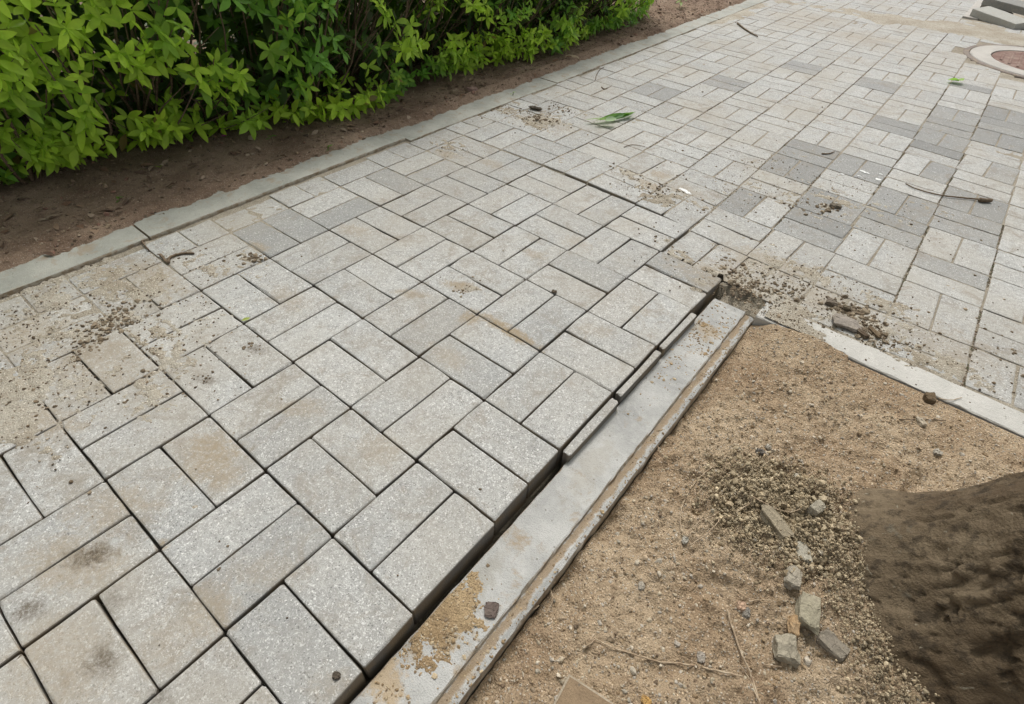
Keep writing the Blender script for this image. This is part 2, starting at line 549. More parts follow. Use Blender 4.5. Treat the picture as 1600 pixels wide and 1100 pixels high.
def brick_mesh(name, L, W, T, seed, mat, rough=.0006, cham=.003, bond=None):
    """a paver lying with its top at z = 0: rounded arris, slightly uneven edges"""
    rs = np.random.default_rng(seed)
    c = .003
    def outline(ins):
        hx, hy = L / 2 - ins, W / 2 - ins
        pts = [(-hx + c, -hy), (-hx / 3, -hy), (hx / 3, -hy), (hx - c, -hy), (hx, -hy + c), (hx, 0), (hx, hy - c), (hx - c, hy),
               (hx / 3, hy), (-hx / 3, hy), (-hx + c, hy), (-hx, hy - c), (-hx, 0), (-hx, -hy + c)]
        return np.array(pts)
    n = 14
    jit = rs.normal(0, rough, (n, 2))
    rings = []
    for ins, z in ((0.0006, -T), (0, -cham), (cham * .35, -cham * .28), (cham * 1.1, 0)):
        p = outline(ins) + jit * (1 + .6 * (z == 0))
        rings.append(np.concatenate([p, np.full((n, 1), z)], 1))
    for k in rs.choice(n, rs.integers(1, 4), replace=False):  # knocked corners and arrises
        dep = rs.uniform(.001, .0035)
        c0 = rings[3][k, :2]; inw = -c0 / (np.linalg.norm(c0) + 1e-9)
        rings[3][k, :2] += inw * dep; rings[2][k, :2] += inw * dep * .6; rings[2][k, 2] -= dep * .4; rings[1][k, 2] -= dep * .5
    V = np.concatenate(rings)
    Q = []
    for r in range(3):
        for k in range(n):
            a = r * n + k; b2 = r * n + (k + 1) % n
            Q.append((a, b2, b2 + n, a + n))
    me = bpy.data.meshes.new(name)
    me.from_pydata([tuple(v) for v in V], [], Q + [tuple(range(3 * n, 4 * n))])
    if mat:
        me.materials.append(mat)
    return me, V, np.array(Q), np.arange(3 * n, 4 * n)


# outlines of what is laid where
X_KERB = -.936                                                # path side of the long edging
Y_PIT = 1.398                                                 # path side of the tree pit edging
Y_PIT2 = 6.13                                                 # where the second tree pit begins
LID = (1.02, 5.02)

bricks = []                                                   # x0,x1,y0,y1 (lattice), A-long?, slab?
for i in range(-5, 13):
    for j in range(-9, 52):
        if i >= 2 and j < 7:
            continue
        if i >= 2 and j * MOD > Y_PIT2 - .12:
            continue
        if i > 8 and j > 36:
            continue
        slab = float(in_slab(i + .5, j + .5))
        along = (i + j) % 2 == 0
        for k in (0, 1):
            if along:
                r = [i + k * .5, i + k * .5 + .5, j, j + 1]
            else:
                r = [i, i + 1, j + k * .5, j + k * .5 + .5]
            lim = X_KERB / MOD + .03
            if r[0] < lim:
                if r[1] - lim < .12:
                    continue
                r[0] = lim
            bricks.append((r, along, slab))

PAVE = []
for (r, along, slab) in bricks:
    x0, x1, y0, y1 = r
    cs = [node(a, b2, slab) for a, b2 in ((x0, y0), (x1, y0), (x1, y1), (x0, y1))]
    for q in cs:
        q[0] = max(q[0], X_KERB + .006)
        if x0 >= 2 and y0 < 8:
            q[1] = max(q[1], Y_PIT + .004)
    c = sum(cs) / 4
    if (c[0] - LID[0]) ** 2 + (c[1] - LID[1]) ** 2 < .50 ** 2:
        continue
    ex = (cs[1] - cs[0] + cs[2] - cs[3]) / 2
    ey = (cs[3] - cs[0] + cs[2] - cs[1]) / 2
    lx, ly = np.linalg.norm(ex), np.linalg.norm(ey)
    n = np.cross(ex, ey); n /= np.linalg.norm(n)
    ax = ex / lx; ay = np.cross(n, ax)
    gx = .0031 if slab else .0042                            # joint widths
    gy = .0027 if slab else .0026
    lx -= gx; ly -= gy
    uvs = [project(q)[:2] for q in cs]
    zc = project(c)[2]
    area = 0
    if zc > .05:
        area = abs(sum(uvs[k][0] * uvs[(k + 1) % 4][1] - uvs[(k + 1) % 4][0] * uvs[k][1] for k in range(4))) / 2
        uc = project(c)[:2]
        if not (-60 < uc[0] < 1660 and -60 < uc[1] < 1160):
            area = 0
    else:
        uc = (-9999, -9999)
    # tone: r brightness, g buffness
    t = .71 + RNG.normal(0, .09)
    bf = np.clip(RNG.normal(.16, .14), 0, .6)
    if not slab and c[1] > 1.8:
        t += .12
    lwpx = math.sqrt(max(area, 1))
    def near(lst, k=.32):
        return any((uc[0] - a) ** 2 + ((uc[1] - b2) * 1.5) ** 2 < (lwpx * k) ** 2 for a, b2 in lst)
    if -1.0 < c[0] < -.45 and 1.0 < c[1] < 2.7:
        t -= .16
    if near(DARK_PX, .5):
        t = .29 + RNG.normal(0, .045); bf = .10
    elif near(MID_PX, .42):
        t = .36 + RNG.normal(0, .03); bf = .05
    elif near(SPECK_PX, .42):
        t = .52; bf = .12
    elif c[0] > 1.15 and 2.2 < c[1] < 4.2:
        t = .32 + RNG.normal(0, .05)
    PAVE.append(dict(c=c, ax=ax, ay=ay, n=n, lx=lx, ly=ly, area=area, tone=(float(np.clip(t, 0, 1)), float(bf), float(RNG.uniform(0, 1) ** 1.6 * (1.0 if (c[0] < .1 and c[1] < 1.2) or c[1] < .6 else .7))), slab=slab, along=along))
# three narrow cut pavers between the raised pavers and the loose kerb
for (j0, j1, dz, w) in ((3.02, 3.97, -.006, .019), (4.03, 4.98, -.003, .017), (5.03, 5.96, -.004, .017)):
    a = node(2, j0, 1); b2 = node(2, j1, 1)
    e = b2 - a; ly = np.linalg.norm(e); e = e / ly
    s = np.array([e[1], -e[0], 0.0])
    c = (a + b2) / 2 + s * (w / 2 + .0025) + np.array([0, 0, dz])
    n = np.cross(s, e)
    PAVE.append(dict(c=c, ax=s, ay=e, n=n, lx=w, ly=ly - .004, area=1e6, tone=(.62, .55, .6), slab=1, along=True, strip=True))

PAVE.sort(key=lambda p: -p['area'])

# bedding under and between the pavers
def bed_z(X, Y):
    i = X / MOD; j = Y / MOD
    sl = in_slab(i, j)
    top = surf_z(i, j, sl)
    openness = sl * sstep(-3.6, -1.2, i)                      # joints left open on the heaved part
    depth = .0022 + openness * .030
    z = top - depth + (fbm(X * 45, Y * 45, 3, 3) - .5) * .005
    gap = (X > .402) & (X < .56) & (Y < 1.392)
    z = np.where(gap, -.085 + (fbm(X * 60, Y * 60, 5, 3) - .5) * .02, z)
    z = np.where((X > .43) & (X < .56) & (Y > 1.325) & (Y < 1.40), -.030 + (fbm(X * 60, Y * 60, 5, 3) - .5) * .03, z)
    z = np.where((X >= .56) & (Y < 1.36), -.13, z)
    z = np.where((X > .40) & (Y > Y_PIT2 + .05), -.10, z)
    r = np.hypot(X - LID[0], Y - LID[1])
    z = np.where(r < .44, np.minimum(z, -.03), z)
    return z


xs = np.concatenate([np.arange(X_KERB - .005, .385, .0125), np.arange(.386, .45, .006), np.arange(.455, 2.7, .0125)])
ys = np.concatenate([np.arange(-1.9, 1.36, .0125), np.arange(1.362, 1.42, .006), np.arange(1.425, 3.4, .0125), np.arange(3.4, 10.6, .05)])
V, Fq = grid(xs, ys, bed_z)
pavement = link("pavement", mesh_np("pavement_bed", V, Fq, M_BED), kind="structure")

variants_l = [brick_mesh("paver_long_x", .200, .0980, .060, s, M_PAVER)[0] for s in range(9)]
variants_w = [brick_mesh("paver_long_y", .0980, .200, .060, 50 + s, M_PAVER)[0] for s in range(9)]
parts_n = 0
mv, mq, mn, mt = [], [], [], []
off = 0
for idx, p in enumerate(PAVE):
    jz = RNG.normal(0, .0009 if p['slab'] else .0005)
    tx, ty = RNG.normal(0, .0055 if p['slab'] else .003, 2)
    yaw = RNG.normal(0, .004 if p['slab'] else .0025)
    R0 = Matrix((Vector(p['ax']), Vector(p['ay']), Vector(p['n']))).transposed()
    R0 = R0 @ Matrix.Rotation(yaw, 3, 'Z') @ Matrix.Rotation(tx * .8, 3, 'X') @ Matrix.Rotation(ty * .8, 3, 'Y')
    c = Vector(p['c']); c.z += jz
    std_l = abs(p['lx'] - .200) < .014 and abs(p['ly'] - .098) < .009
    std_w = abs(p['ly'] - .200) < .014 and abs(p['lx'] - .098) < .009
    if parts_n < 299 and p['area'] > 0:
        if p.get('strip'):
            me = brick_mesh("paver_cut", p['lx'], p['ly'], .06, 900 + idx, M_PAVER, .0009, .002)[0]; s = (1, 1, 1)
        elif std_l:
            me = variants_l[idx % 9]; s = (p['lx'] / .200, p['ly'] / .098, 1)
        elif std_w:
            me = variants_w[idx % 9]; s = (p['lx'] / .098, p['ly'] / .200, 1)
        else:
            me = brick_mesh("paver_cut", p['lx'], p['ly'], .06, 900 + idx, M_PAVER)[0]; s = (1, 1, 1)
        o = link("paver", me, pavement)
        o.matrix_local = Matrix.Translation(c) @ R0.to_4x4() @ Matrix.Diagonal((*s, 1))
        o.color = (*p['tone'], 1)
        if p.get('strip'):
            o["label"] = "narrow cut paver wedged beside the loose kerb stone"
        elif p['tone'][0] < .45:
            o["label"] = "darker grey paver"
        parts_n += 1
    else:
        _, Vb, Qb, Nb = brick_mesh("tmp", p['lx'], p['ly'], .02, 7000 + idx, None, .0006)
        bpy.data.meshes.remove(_)
        Vw = Vb @ np.array(R0).T + np.array(c)
        mv.append(Vw); mq.append(Qb + off); mn.append(Nb + off)
        mt.append(np.tile([*p['tone'], 1], (len(Vb), 1)))
        off += len(Vb)
me = bpy.data.meshes.new("pavers_far")
me = mesh_np("pavers_far", np.concatenate(mv), [np.concatenate(mq), np.array(mn)], M_PAVER_M, False, np.concatenate(mt))
link("pavers", me, pavement, kind="stuff")

# ------------------------------------------------------------------ soil spread over the pavers (a thin uneven layer)
FILM = [(130, 560, .20, .13, .9, 1.15), (40, 620, .16, .12, .6, 1.2), (200, 450, .20, .07, .3, 1.15), (60, 480, .12, .10, 0, 1.0), (330, 420, .12, .05, .2, .95),
        (390, 405, .05, .02, .2, 1.3), (190, 500, .07, .035, .9, 1.45), (225, 640, .1, .05, .9, .75),
        (1160, 425, .17, .09, .4, 1.15), (1130, 390, .1, .06, 0, .9), (1230, 470, .15, .06, 0, 1.25), (1200, 500, .13, .05, 0, 1.4),
        (1150, 450, .06, .05, 0, 1.5), (1330, 500, .13, .05, -.1, 1.45), (1250, 420, .14, .1, 0, .9), (1060, 390, .06, .03, 0, .9),
        (1450, 560, .16, .05, 0, 1.0), (1380, 480, .13, .08, 0, .85), (840, 190, .15, .10, .3, .95), (780, 165, .12, .06, .2, .95),
        (1000, 290, .11, .05, -.6, 1.0), (720, 450, .05, .03, 0, .95), (895, 175, .10, .05, 0, .8), (700, 230, .1, .05, .2, .8),
        (1250, 300, .3, .2, 0, .55), (1060, 310, .12, .08, 0, .8), (1175, 290, .1, .3, 0, .5),
        (260, 385, .12, .03, .4, 1.0), (1335, 512, .06, .025, -.3, 1.7), (1215, 500, .085, .045, 0, 2.6), (1180, 485, .06, .05, 0, 2.4), (1262, 516, .05, .03, 0, 1.5)]
FC = [(unproj(u, v, 0)[:2], rx, ry, a, w) for (u, v, rx, ry, a, w) in FILM]


def film_mask(X, Y):
    m = np.zeros_like(X)
    for (c, rx, ry, a, w) in FC:
        dx = X - c[0]; dy = Y - c[1]
        u = (dx * math.cos(a) + dy * math.sin(a)) / rx
        v = (-dx * math.sin(a) + dy * math.cos(a)) / ry
        m = np.maximum(m, w * np.exp(-.5 * (u * u + v * v)))
    return m


def joint_dist(X, Y):
    """metres to the nearest joint between pavers"""
    out = np.empty(X.shape).ravel(); xf = X.ravel(); yf = Y.ravel()
    for a in range(0, len(xf), 40000):
        x = xf[a:a + 40000]; y = yf[a:a + 40000]
        i = x / MOD; j = y / MOD
        d2 = (_cij[:, 0][None] - i[:, None]) ** 2 + (_cij[:, 1][None] - j[:, None]) ** 2
        w = np.exp(-d2 / 1.8) + .02 * np.exp(-d2 / 8.0)
        dd = (w @ _cd) / (w.sum(1)[:, None] + 2e-4)
        i = (x - dd[:, 0]) / MOD; j = (y - dd[:, 1]) / MOD
        par = (np.floor(i) + np.floor(j)) % 2 < .5
        fi = np.abs(i - np.round(i)); fj = np.abs(j - np.round(j))
        hi = np.where(par, np.abs(i - np.floor(i) - .5), 9); hj = np.where(par, 9, np.abs(j - np.floor(j) - .5))
        out[a:a + 40000] = np.minimum(np.minimum(fi, fj), np.minimum(hi, hj)) * MOD
    return out.reshape(X.shape)


def paver_top(X, Y):
    i = X / MOD; j = Y / MOD
    return surf_z(i, j, in_slab(i, j))


def film_z(X, Y):
    m = film_mask(X, Y)
    n = fbm(X * 13 + 2 * fbm(X * 30, Y * 30, 22, 2), Y * 13, 21, 6, .68)
    n2 = fbm(X * 90, Y * 90, 31, 3, .6)
    t = m - .84 + (n - .5) * 2.6 + (fbm(X * 70, Y * 70, 25, 3, .7) - .5) * .9
    h = np.clip(t, -1, 1.2) * .0026
    h = np.where(h > .0003, h + (n2 - .45) * .0035 * np.clip(t * 2, 0, 1) + .0012, h - .002)
    jd = joint_dist(X, Y)
    h = h - .0040 * np.exp(-(jd / .0045) ** 2) * (1 - .5 * np.clip(t, 0, 1))
    band = (X > .545) & (Y > 1.308) & (Y < 1.396)
    z = np.where(band, np.maximum(paver_top(X, Y), .0010), paver_top(X, Y)) + h
    # heap between the pit edging and the corner of the heaved paving
    return z


V, Fq = grid(np.arange(X_KERB + .002, 1.55, .0058), np.arange(-.55, 2.9, .0058), film_z)
top = np.where((V[:, 0] > .545) & (V[:, 1] > 1.308) & (V[:, 1] < 1.396), np.maximum(paver_top(V[:, 0], V[:, 1]), .001), paver_top(V[:, 0], V[:, 1]))
ok = (V[:, 2] - top) > -.0022
bad_gap = (V[:, 0] > .400) & (V[:, 1] < np.where(V[:, 0] < .56, 1.405, 1.316))
ok &= ~bad_gap
keep = ok[Fq].any(1) & ~bad_gap[Fq].any(1)
V, Fq = drop_unused(V, Fq[keep])
link("spread_soil", mesh_np("spread_soil", V, Fq, M_FILM), kind="stuff")


def film2_z(X, Y):
    # sandy band across the far paving
    yc = 5.55 - .25 * X + .2 * np.sin(X * 2.1)
    m = .95 * np.exp(-.5 * ((Y - yc) / .17) ** 2) + .8 * np.exp(-.5 * (((X - .9) / .5) ** 2 + ((Y - 5.9) / .3) ** 2))
    m = np.maximum(m, 1.2 * np.exp(-.5 * (((X + .93) / .10) ** 2 + ((Y - 4.75) / .5) ** 2)))
    n = fbm(X * 5, Y * 5, 41, 5, .6)
    t = m - .75 + (n - .5) * 1.6
    h = np.clip(t, -1, 1.2) * .008
    return h + (fbm(X * 30, Y * 30, 43, 3) - .5) * .003


V, Fq = grid(np.arange(X_KERB + .002, 1.7, .016), np.arange(4.0, 6.8, .016), film2_z)
okm = (V[:, 2] > -.0015) & ~((V[:, 0] > .38) & (V[:, 1] > Y_PIT2)) & (np.hypot(V[:, 0] - LID[0], V[:, 1] - LID[1]) > .46)
keep = okm[Fq].all(1)
V, Fq = drop_unused(V, Fq[keep])
link("spread_sand", mesh_np("spread_sand", V, Fq, M_FILM), kind="stuff")

# ------------------------------------------------------------------ edging along the planting bed: stones one metre long
def prism(name, prof, y0, y1, mat, ny=1, wob=0.0, seed=0, close_near=True):
    """sweep a profile (x, z) along y, with end faces; wob roughens the arris"""
    rs = np.random.default_rng(seed)
    n = len(prof)
    yy = np.linspace(y0, y1, ny + 1)
    V = []
    for y in yy:
        for (x, z) in prof:
            V.append((x + rs.normal(0, wob), y + rs.normal(0, wob * .5), z + rs.normal(0, wob)))
    Fs = []
    for a in range(ny):
        for k in range(n):
            k2 = (k + 1) % n
            Fs.append((a * n + k, a * n + k2, (a + 1) * n + k2, (a + 1) * n + k))
    Fs.append(tuple(range(n))[::-1]); Fs.append(tuple(ny * n + k for k in range(n)))
    me = bpy.data.meshes.new(name)
    me.from_pydata(V, [], Fs)
    me.materials.append(mat)
    return me


edging = empty("path_edging", (-1.0, 1.0, 0))
edging["kind"] = "structure"
ypos = -1.57
for k in range(11):
    w = .148
    xr = X_KERB + (.000 if ypos < 1.3 else .022)
    zt = (.0105 if ypos < 1.3 else .006) + random.uniform(-.001, .001)
    prof = [(-w, -.12), (-.0, -.12), (-.0, -.005), (-.0015, -.001), (-.005, 0), (-w + .005, 0), (-w, -.004)]
    prof = prof[::-1]
    me = prism("edging_stone", prof, .003, .997, M_EDGE, 16, .0006, k)
    o = link("edging_stone", me, edging)
    o.location = (xr - edging.location.x, ypos - edging.location.y, zt)
    o.rotation_euler = (random.uniform(-.002, .002), 0, random.uniform(-.004, .004) + (.006 if k == 2 else 0))
    ypos += 1.0

# ------------------------------------------------------------------ the loose kerb stone beside the tree pit
kz = -.012
prof = [(.4245, -.115), (.4240, kz - .003), (.4265, kz), (.5130, kz), (.5155, kz - .002), (.5170, kz - .0075), (.5250, kz - .009),
        (.5330, kz - .0085), (.5410, kz - .011), (.5425, kz - .016), (.5420, -.115)]
prof = [(x - .483, z + .115) for x, z in prof]
me = prism("kerb_stone", prof[::-1], -1.55, 1.325, M_LOOSE, 150, .0006, 5)
kerb = link("kerb_stone", me)
kerb.location = (.483, 0, -.115)
thing(kerb, "long loose pale grey kerb stone lying in a gap between raised pavers and tree pit", "kerb stone")

# flush edging on the far side of the tree pit
pit_edging = empty("pit_edging", (.8, 1.35, 0))
pit_edging["kind"] = "structure"
for k, (xa, xb) in enumerate(((.545, 1.262), (1.266, 2.26), (2.264, 3.2))):
    me = prism("edging_stone", [(-.040, -.10), (-.040, -.003), (-.037, 0), (.039, 0), (.0415, -.002), (.0415, -.10)], xa, xb, M_PITK, 30, .0007, 40 + k)
    o = link("edging_stone", me, pit_edging)
    # the sweep runs along y: turn it to run along x
    o.rotation_euler = (0, 0, -math.pi / 2)
    o.location = (-.8, 1.3515 - 1.35, .0005 if k else .001)

# ------------------------------------------------------------------ tree pit soil
TB = np.array([1.150, .860])                                  # foot of the trunk
mound_c = unproj(1205, 800, -.01)[:2]


def pit_z(X, Y):
    base = -.026 + .014 * sstep(.95, 1.28, Y)
    base = base + .024 * np.exp(-.5 * (((X - .66) / .09) ** 2 + ((Y - 1.32) / .05) ** 2)) + .010 * sstep(.60, .75, X) - .026 * sstep(.605, .553, X) * (.5 + fbm(X * 14, Y * 14, 8, 3)) 
    m = .020 * np.exp(-.5 * (((X - mound_c[0]) / .10) ** 2 + ((Y - mound_c[1]) / .10) ** 2))
    r = np.hypot(X - TB[0], Y - TB[1])
    m += .014 * np.exp(-((r - .27) / .07) ** 2)
    n = (fbm(X * 7, Y * 7, 51, 4) - .5) * .022 + (fbm(X * 34, Y * 34, 55, 4, .65) - .5) * .024 + (fbm(X * 140, Y * 140, 59, 2) - .5) * .009
    amp = .35 + .65 * sstep(1.31, 1.15, Y)
    rough = 1 + 1.3 * np.exp(-.5 * (((X - mound_c[0]) / .12) ** 2 + ((Y - mound_c[1]) / .12) ** 2))
    z = base + m + n * amp * rough
    return np.where((Y > 1.27) & (X > .78), np.minimum(z, -.0035), z)


V, Fq = grid(np.arange(.5445, 1.75, .0045), np.arange(-.62, 1.3105, .0045), pit_z)
link("pit_soil", mesh_np("pit_soil", V, Fq, M_PIT), kind="structure")
V, Fq = grid(np.arange(1.748, 3.3, .03), np.arange(-1.9, 1.32, .03), pit_z)
V2, Fq2 = grid(np.arange(.5445, 1.76, .03), np.arange(-1.9, -.615, .03), pit_z)
link("pit_soil_beyond", mesh_np("pit_soil_beyond", np.concatenate([V, V2]), np.concatenate([Fq, Fq2 + len(V)]), M_PIT), kind="structure")

# ------------------------------------------------------------------ grains, clods, crumbs
def grains(name, pts, sizes, tones, mat, seed=0, flat=.75, n_ring=5):
    """each grain an uneven little stone; all of one heap in one mesh"""
    rs = np.random.default_rng(seed)
    k = len(pts)
    ang = np.linspace(0, 2 * np.pi, n_ring, endpoint=False)
    a = ang[None, :] + rs.uniform(0, 6.28, (k, 1))
    lo = np.stack([np.cos(a), np.sin(a), np.full_like(a, -.25)], 2) * (1 + rs.normal(0, .18, (k, n_ring, 1)))
    a2 = a + .6
    hi = np.stack([np.cos(a2) * .66, np.sin(a2) * .66, np.full_like(a, .62)], 2) * (1 + rs.normal(0, .2, (k, n_ring, 1)))
    P = np.concatenate([lo, hi, np.tile(np.array([[[0, 0, .85]]]), (k, 1, 1)) + rs.normal(0, .12, (k, 1, 3))], 1)
    el = rs.uniform(.65, 1.5, (k, 1))
    P[:, :, 0] *= el; P[:, :, 2] *= flat
    th = rs.uniform(0, 6.28, (k, 1)); tl = rs.normal(0, .35, (k, 1))
    x = P[:, :, 0] * np.cos(th) - P[:, :, 1] * np.sin(th)
    y = P[:, :, 0] * np.sin(th) + P[:, :, 1] * np.cos(th)
    z = P[:, :, 2] + x * tl * .5
    P = np.stack([x, y, z], 2) * sizes[:, None, None] + pts[:, None, :]
    nv = 2 * n_ring + 1
    Fl = []
    for r in range(n_ring):
        r2 = (r + 1) % n_ring
        Fl += [(r, r2, n_ring + r), (r2, n_ring + r2, n_ring + r), (n_ring + r, n_ring + r2, 2 * n_ring)]
    Fl = np.array(Fl)
    Ff = (Fl[None] + (np.arange(k) * nv)[:, None, None]).reshape(-1, 3)
    T = np.repeat(np.concatenate([tones, np.ones((k, 1))], 1), nv, 0)
    me = mesh_np(name, P.reshape(-1, 3), Ff, mat, False, T)
    return link(name, me, kind="stuff")


def pal(n, cols, jitter=.12, w=None):
    cols = np.array(cols)
    i = RNG.choice(len(cols), n, p=w)
    return np.clip(cols[i] * (1 + RNG.normal(0, jitter, (n, 1))), .01, .95)


# gravel over the pit soil
n = 60000
px = RNG.uniform(.548, 1.70, n); py = RNG.uniform(-.5, 1.305, n)
dens = fbm(px * 9, py * 9, 71, 3)
k_ = RNG.uniform(0, 1, n) < .35 + dens * .9
px, py = px[k_], py[k_]
keep = np.hypot(px - TB[0], py - TB[1]) > .22
px, py = px[keep], py[keep]; n = len(px)
sz = np.clip(RNG.lognormal(math.log(.0014), .45, n), .0007, .0055)
pt = np.stack([px, py, pit_z(px, py) + sz * .05], 1)
grains("gravel", pt, sz, pal(n, [(.38, .28, .17), (.50, .42, .30), (.30, .21, .12), (.46, .41, .34), (.38, .34, .27), (.62, .54, .42), (.20, .14, .09)],
                             w=[.20, .2, .16, .16, .06, .12, .10]), M_GRAIN, 1)
# pebbles of the pit
n = 420
px = RNG.uniform(.56, 1.6, n); py = RNG.uniform(-.3, 1.29, n)
keep = np.hypot(px - TB[0], py - TB[1]) > .28; px, py = px[keep], py[keep]; n = len(px)
sz = np.clip(RNG.lognormal(math.log(.0034), .35, n), .002, .008)
grains("pebbles", np.stack([px, py, pit_z(px, py) + sz * .1], 1), sz,
       pal(n, [(.48, .40, .29), (.44, .39, .31), (.58, .51, .41), (.30, .22, .14), (.52, .40, .27)]), M_GRAIN, 2, n_ring=7)
# the crumbly grey-brown heap beside the trunk
n = 17000
px = RNG.normal(mound_c[0] + .005, .058, n); py = RNG.normal(mound_c[1], .052, n)
extra = 5000
ex_t = RNG.uniform(0, 1, extra)
bx = .90 + .20 * ex_t + RNG.normal(0, .035, extra); by = .80 - .24 * ex_t + RNG.normal(0, .035, extra) - .04
px = np.concatenate([px, bx]); py = np.concatenate([py, by]); n += extra
keep = (np.hypot(px - TB[0], py - TB[1]) > .2) & (px > .56) & (py < 1.29); px, py = px[keep], py[keep]; n = len(px)
sz = np.clip(RNG.lognormal(math.log(.00115), .55, n) * np.where(np.arange(n) < 17000, 1.1, .85), .0007, .007)
lift = np.abs(RNG.normal(0, .0045, n))
grains("crumbled_soil", np.stack([px, py, pit_z(px, py) + lift], 1), sz,
       pal(n, [(.40, .315, .20), (.48, .385, .25), (.25, .19, .115), (.54, .445, .30), (.43, .355, .235)], .2), M_GRAIN, 3, flat=.9)
# crumbs lying on the paving
cx, cy, cs_ = [], [], []
for (c, rx, ry, a, w) in FC:
    m = int(260 * w * (rx * ry) / .01)
    u = RNG.normal(0, .95, m) * rx; v = RNG.normal(0, .95, m) * ry
    cx.append(c[0] + u * math.cos(a) - v * math.sin(a)); cy.append(c[1] + u * math.sin(a) + v * math.cos(a))
cx.append(RNG.uniform(-.92, 2.0, 400)); cy.append(RNG.uniform(-.5, 4.5, 400))
cx = np.concatenate(cx); cy = np.concatenate(cy)
keep = (cx > X_KERB - .05) & ~((cx > .395) & (cy < 1.31)); cx, cy = cx[keep], cy[keep]; n = len(cx)
sz = np.clip(RNG.lognormal(math.log(.0012), .55, n), .0005, .006)
zt = np.maximum(paver_top(cx, cy), np.where((cx < 1.54) & (cy < 2.85) & (cy > -.5), film_z(cx, cy), -1))
grains("soil_crumbs", np.stack([cx, cy, zt + sz * .15], 1), sz,
       pal(n, [(.20, .145, .09), (.13, .095, .06), (.33, .26, .18), (.45, .38, .29), (.10, .07, .045)], w=[.28, .24, .2, .14, .14]), M_GRAIN, 4)
# moss and dark silt along some of the long joints
mx_, my_ = [], []
for (li, ja, jb, m) in ((3, 11.5, 21, 1500), (4, 11.5, 20, 900), (4, 6.95, 11, 500), (-1, 9, 24, 1100), (-2, 6, 16, 700), (2, 8, 12, 400), (5, 6.95, 12, 500), (0, 8, 20, 500), (1, 8, 20, 500), (2, 20, 29, 500)):
    for q in range(m):
        jj = RNG.uniform(ja, jb)
        if fbm(np.array(jj * 1.7), np.array(li * 7.0), 61, 2) < .38:
            continue
        nd = node(li, jj, 0)
        mx_.append(nd[0] + RNG.normal(0, .0016)); my_.append(nd[1])
mx_ = np.array(mx_); my_ = np.array(my_); n = len(mx_)
sz = RNG.uniform(.0008, .0024, n)
grains("joint_moss", np.stack([mx_, my_, paver_top(mx_, my_) - .0012], 1), sz, pal(n, [(.10, .11, .05), (.09, .075, .05), (.16, .13, .085), (.24, .17, .12)]), M_GRAIN, 12)
# darker clods in the few places the photograph shows them
CL = [(185, 500, .05, 60, .0045), (160, 520, .05, 50, .0045), (140, 540, .04, 40, .004), (395, 405, .03, 34, .005), (255, 400, .04, 26, .0035), (1340, 490, .05, 90, .0055), (1310, 480, .03, 40, .006),
      (1365, 520, .04, 60, .005), (1150, 415, .05, 50, .0045), (1180, 440, .06, 60, .0045), (1225, 455, .06, 60, .004),
      (835, 185, .07, 45, .005), (870, 170, .07, 30, .004), (720, 460, .02, 14, .004), (1290, 325, .05, 22, .006), (1250, 322, .06, 22, .005),
      (1035, 297, .04, 18, .004), (1550, 540, .1, 30, .004), (640, 215, .01, 8, .004), (345, 860, .03, 3, .003), (770, 165, .08, 25, .005),
      (1160, 450, .03, 40, .006), (960, 260, .03, 5, .004), (1130, 402, .04, 25, .005), (395, 550, .03, 14, .003), (320, 598, .02, 10, .003)]
cx, cy, sz = [], [], []
for (u, v, r, m, s) in CL:
    p = unproj(u, v, 0)
    cx.append(RNG.normal(p[0], r * .6, m)); cy.append(RNG.normal(p[1], r * .6, m)); sz.append(np.clip(RNG.lognormal(math.log(s * .8), .35, m), .0015, .011))
cx = np.concatenate(cx); cy = np.concatenate(cy); sz = np.concatenate(sz); n = len(cx)
zt = np.maximum(paver_top(cx, cy), film_z(cx, cy))
grains("soil_clods", np.stack([cx, cy, zt + sz * .12], 1), sz, pal(n, [(.20, .155, .105), (.15, .11, .07), (.30, .24, .165)]), M_GRAIN, 5, flat=.7, n_ring=7)
# soil stuck to the loose kerb, nearest the camera
kz = -.012
n = 700
px = RNG.normal(kn[0], .030, n); py = RNG.normal(kn[1] - .01, .040, n)
px2 = RNG.uniform(.43, .512, 500); py2 = RNG.uniform(-.3, .12, 500)
px3 = RNG.uniform(.516, .540, 1500); py3 = RNG.uniform(-.4, 1.32, 1500)
px4 = RNG.uniform(.43, .512, 420); py4 = RNG.normal(1.13, .12, 420)
px = np.concatenate([px, px2, px4]); py = np.concatenate([py, py2, py4])
keep = (px > .427) & (px < .513) & (py < 1.32); px, py = px[keep], py[keep]
sz = np.clip(RNG.lognormal(math.log(.0016), .45, len(px)), .0007, .005)
pz = np.full(len(px), kz) + np.abs(RNG.normal(0, .0009, len(px))) * (np.hypot(px - kn[0], py - kn[1]) < .06)
sz3 = np.clip(RNG.lognormal(math.log(.0013), .4, 1500), .0006, .003)
allp = np.concatenate([np.stack([px, py, pz], 1), np.stack([px3, py3, np.full(1500, kz - .0092)], 1)])
grains("kerb_soil", allp, np.concatenate([sz, sz3]), pal(len(allp), [(.34, .24, .13), (.42, .31, .18), (.22, .16, .10), (.5, .4, .26)]), M_GRAIN, 6, flat=.55)

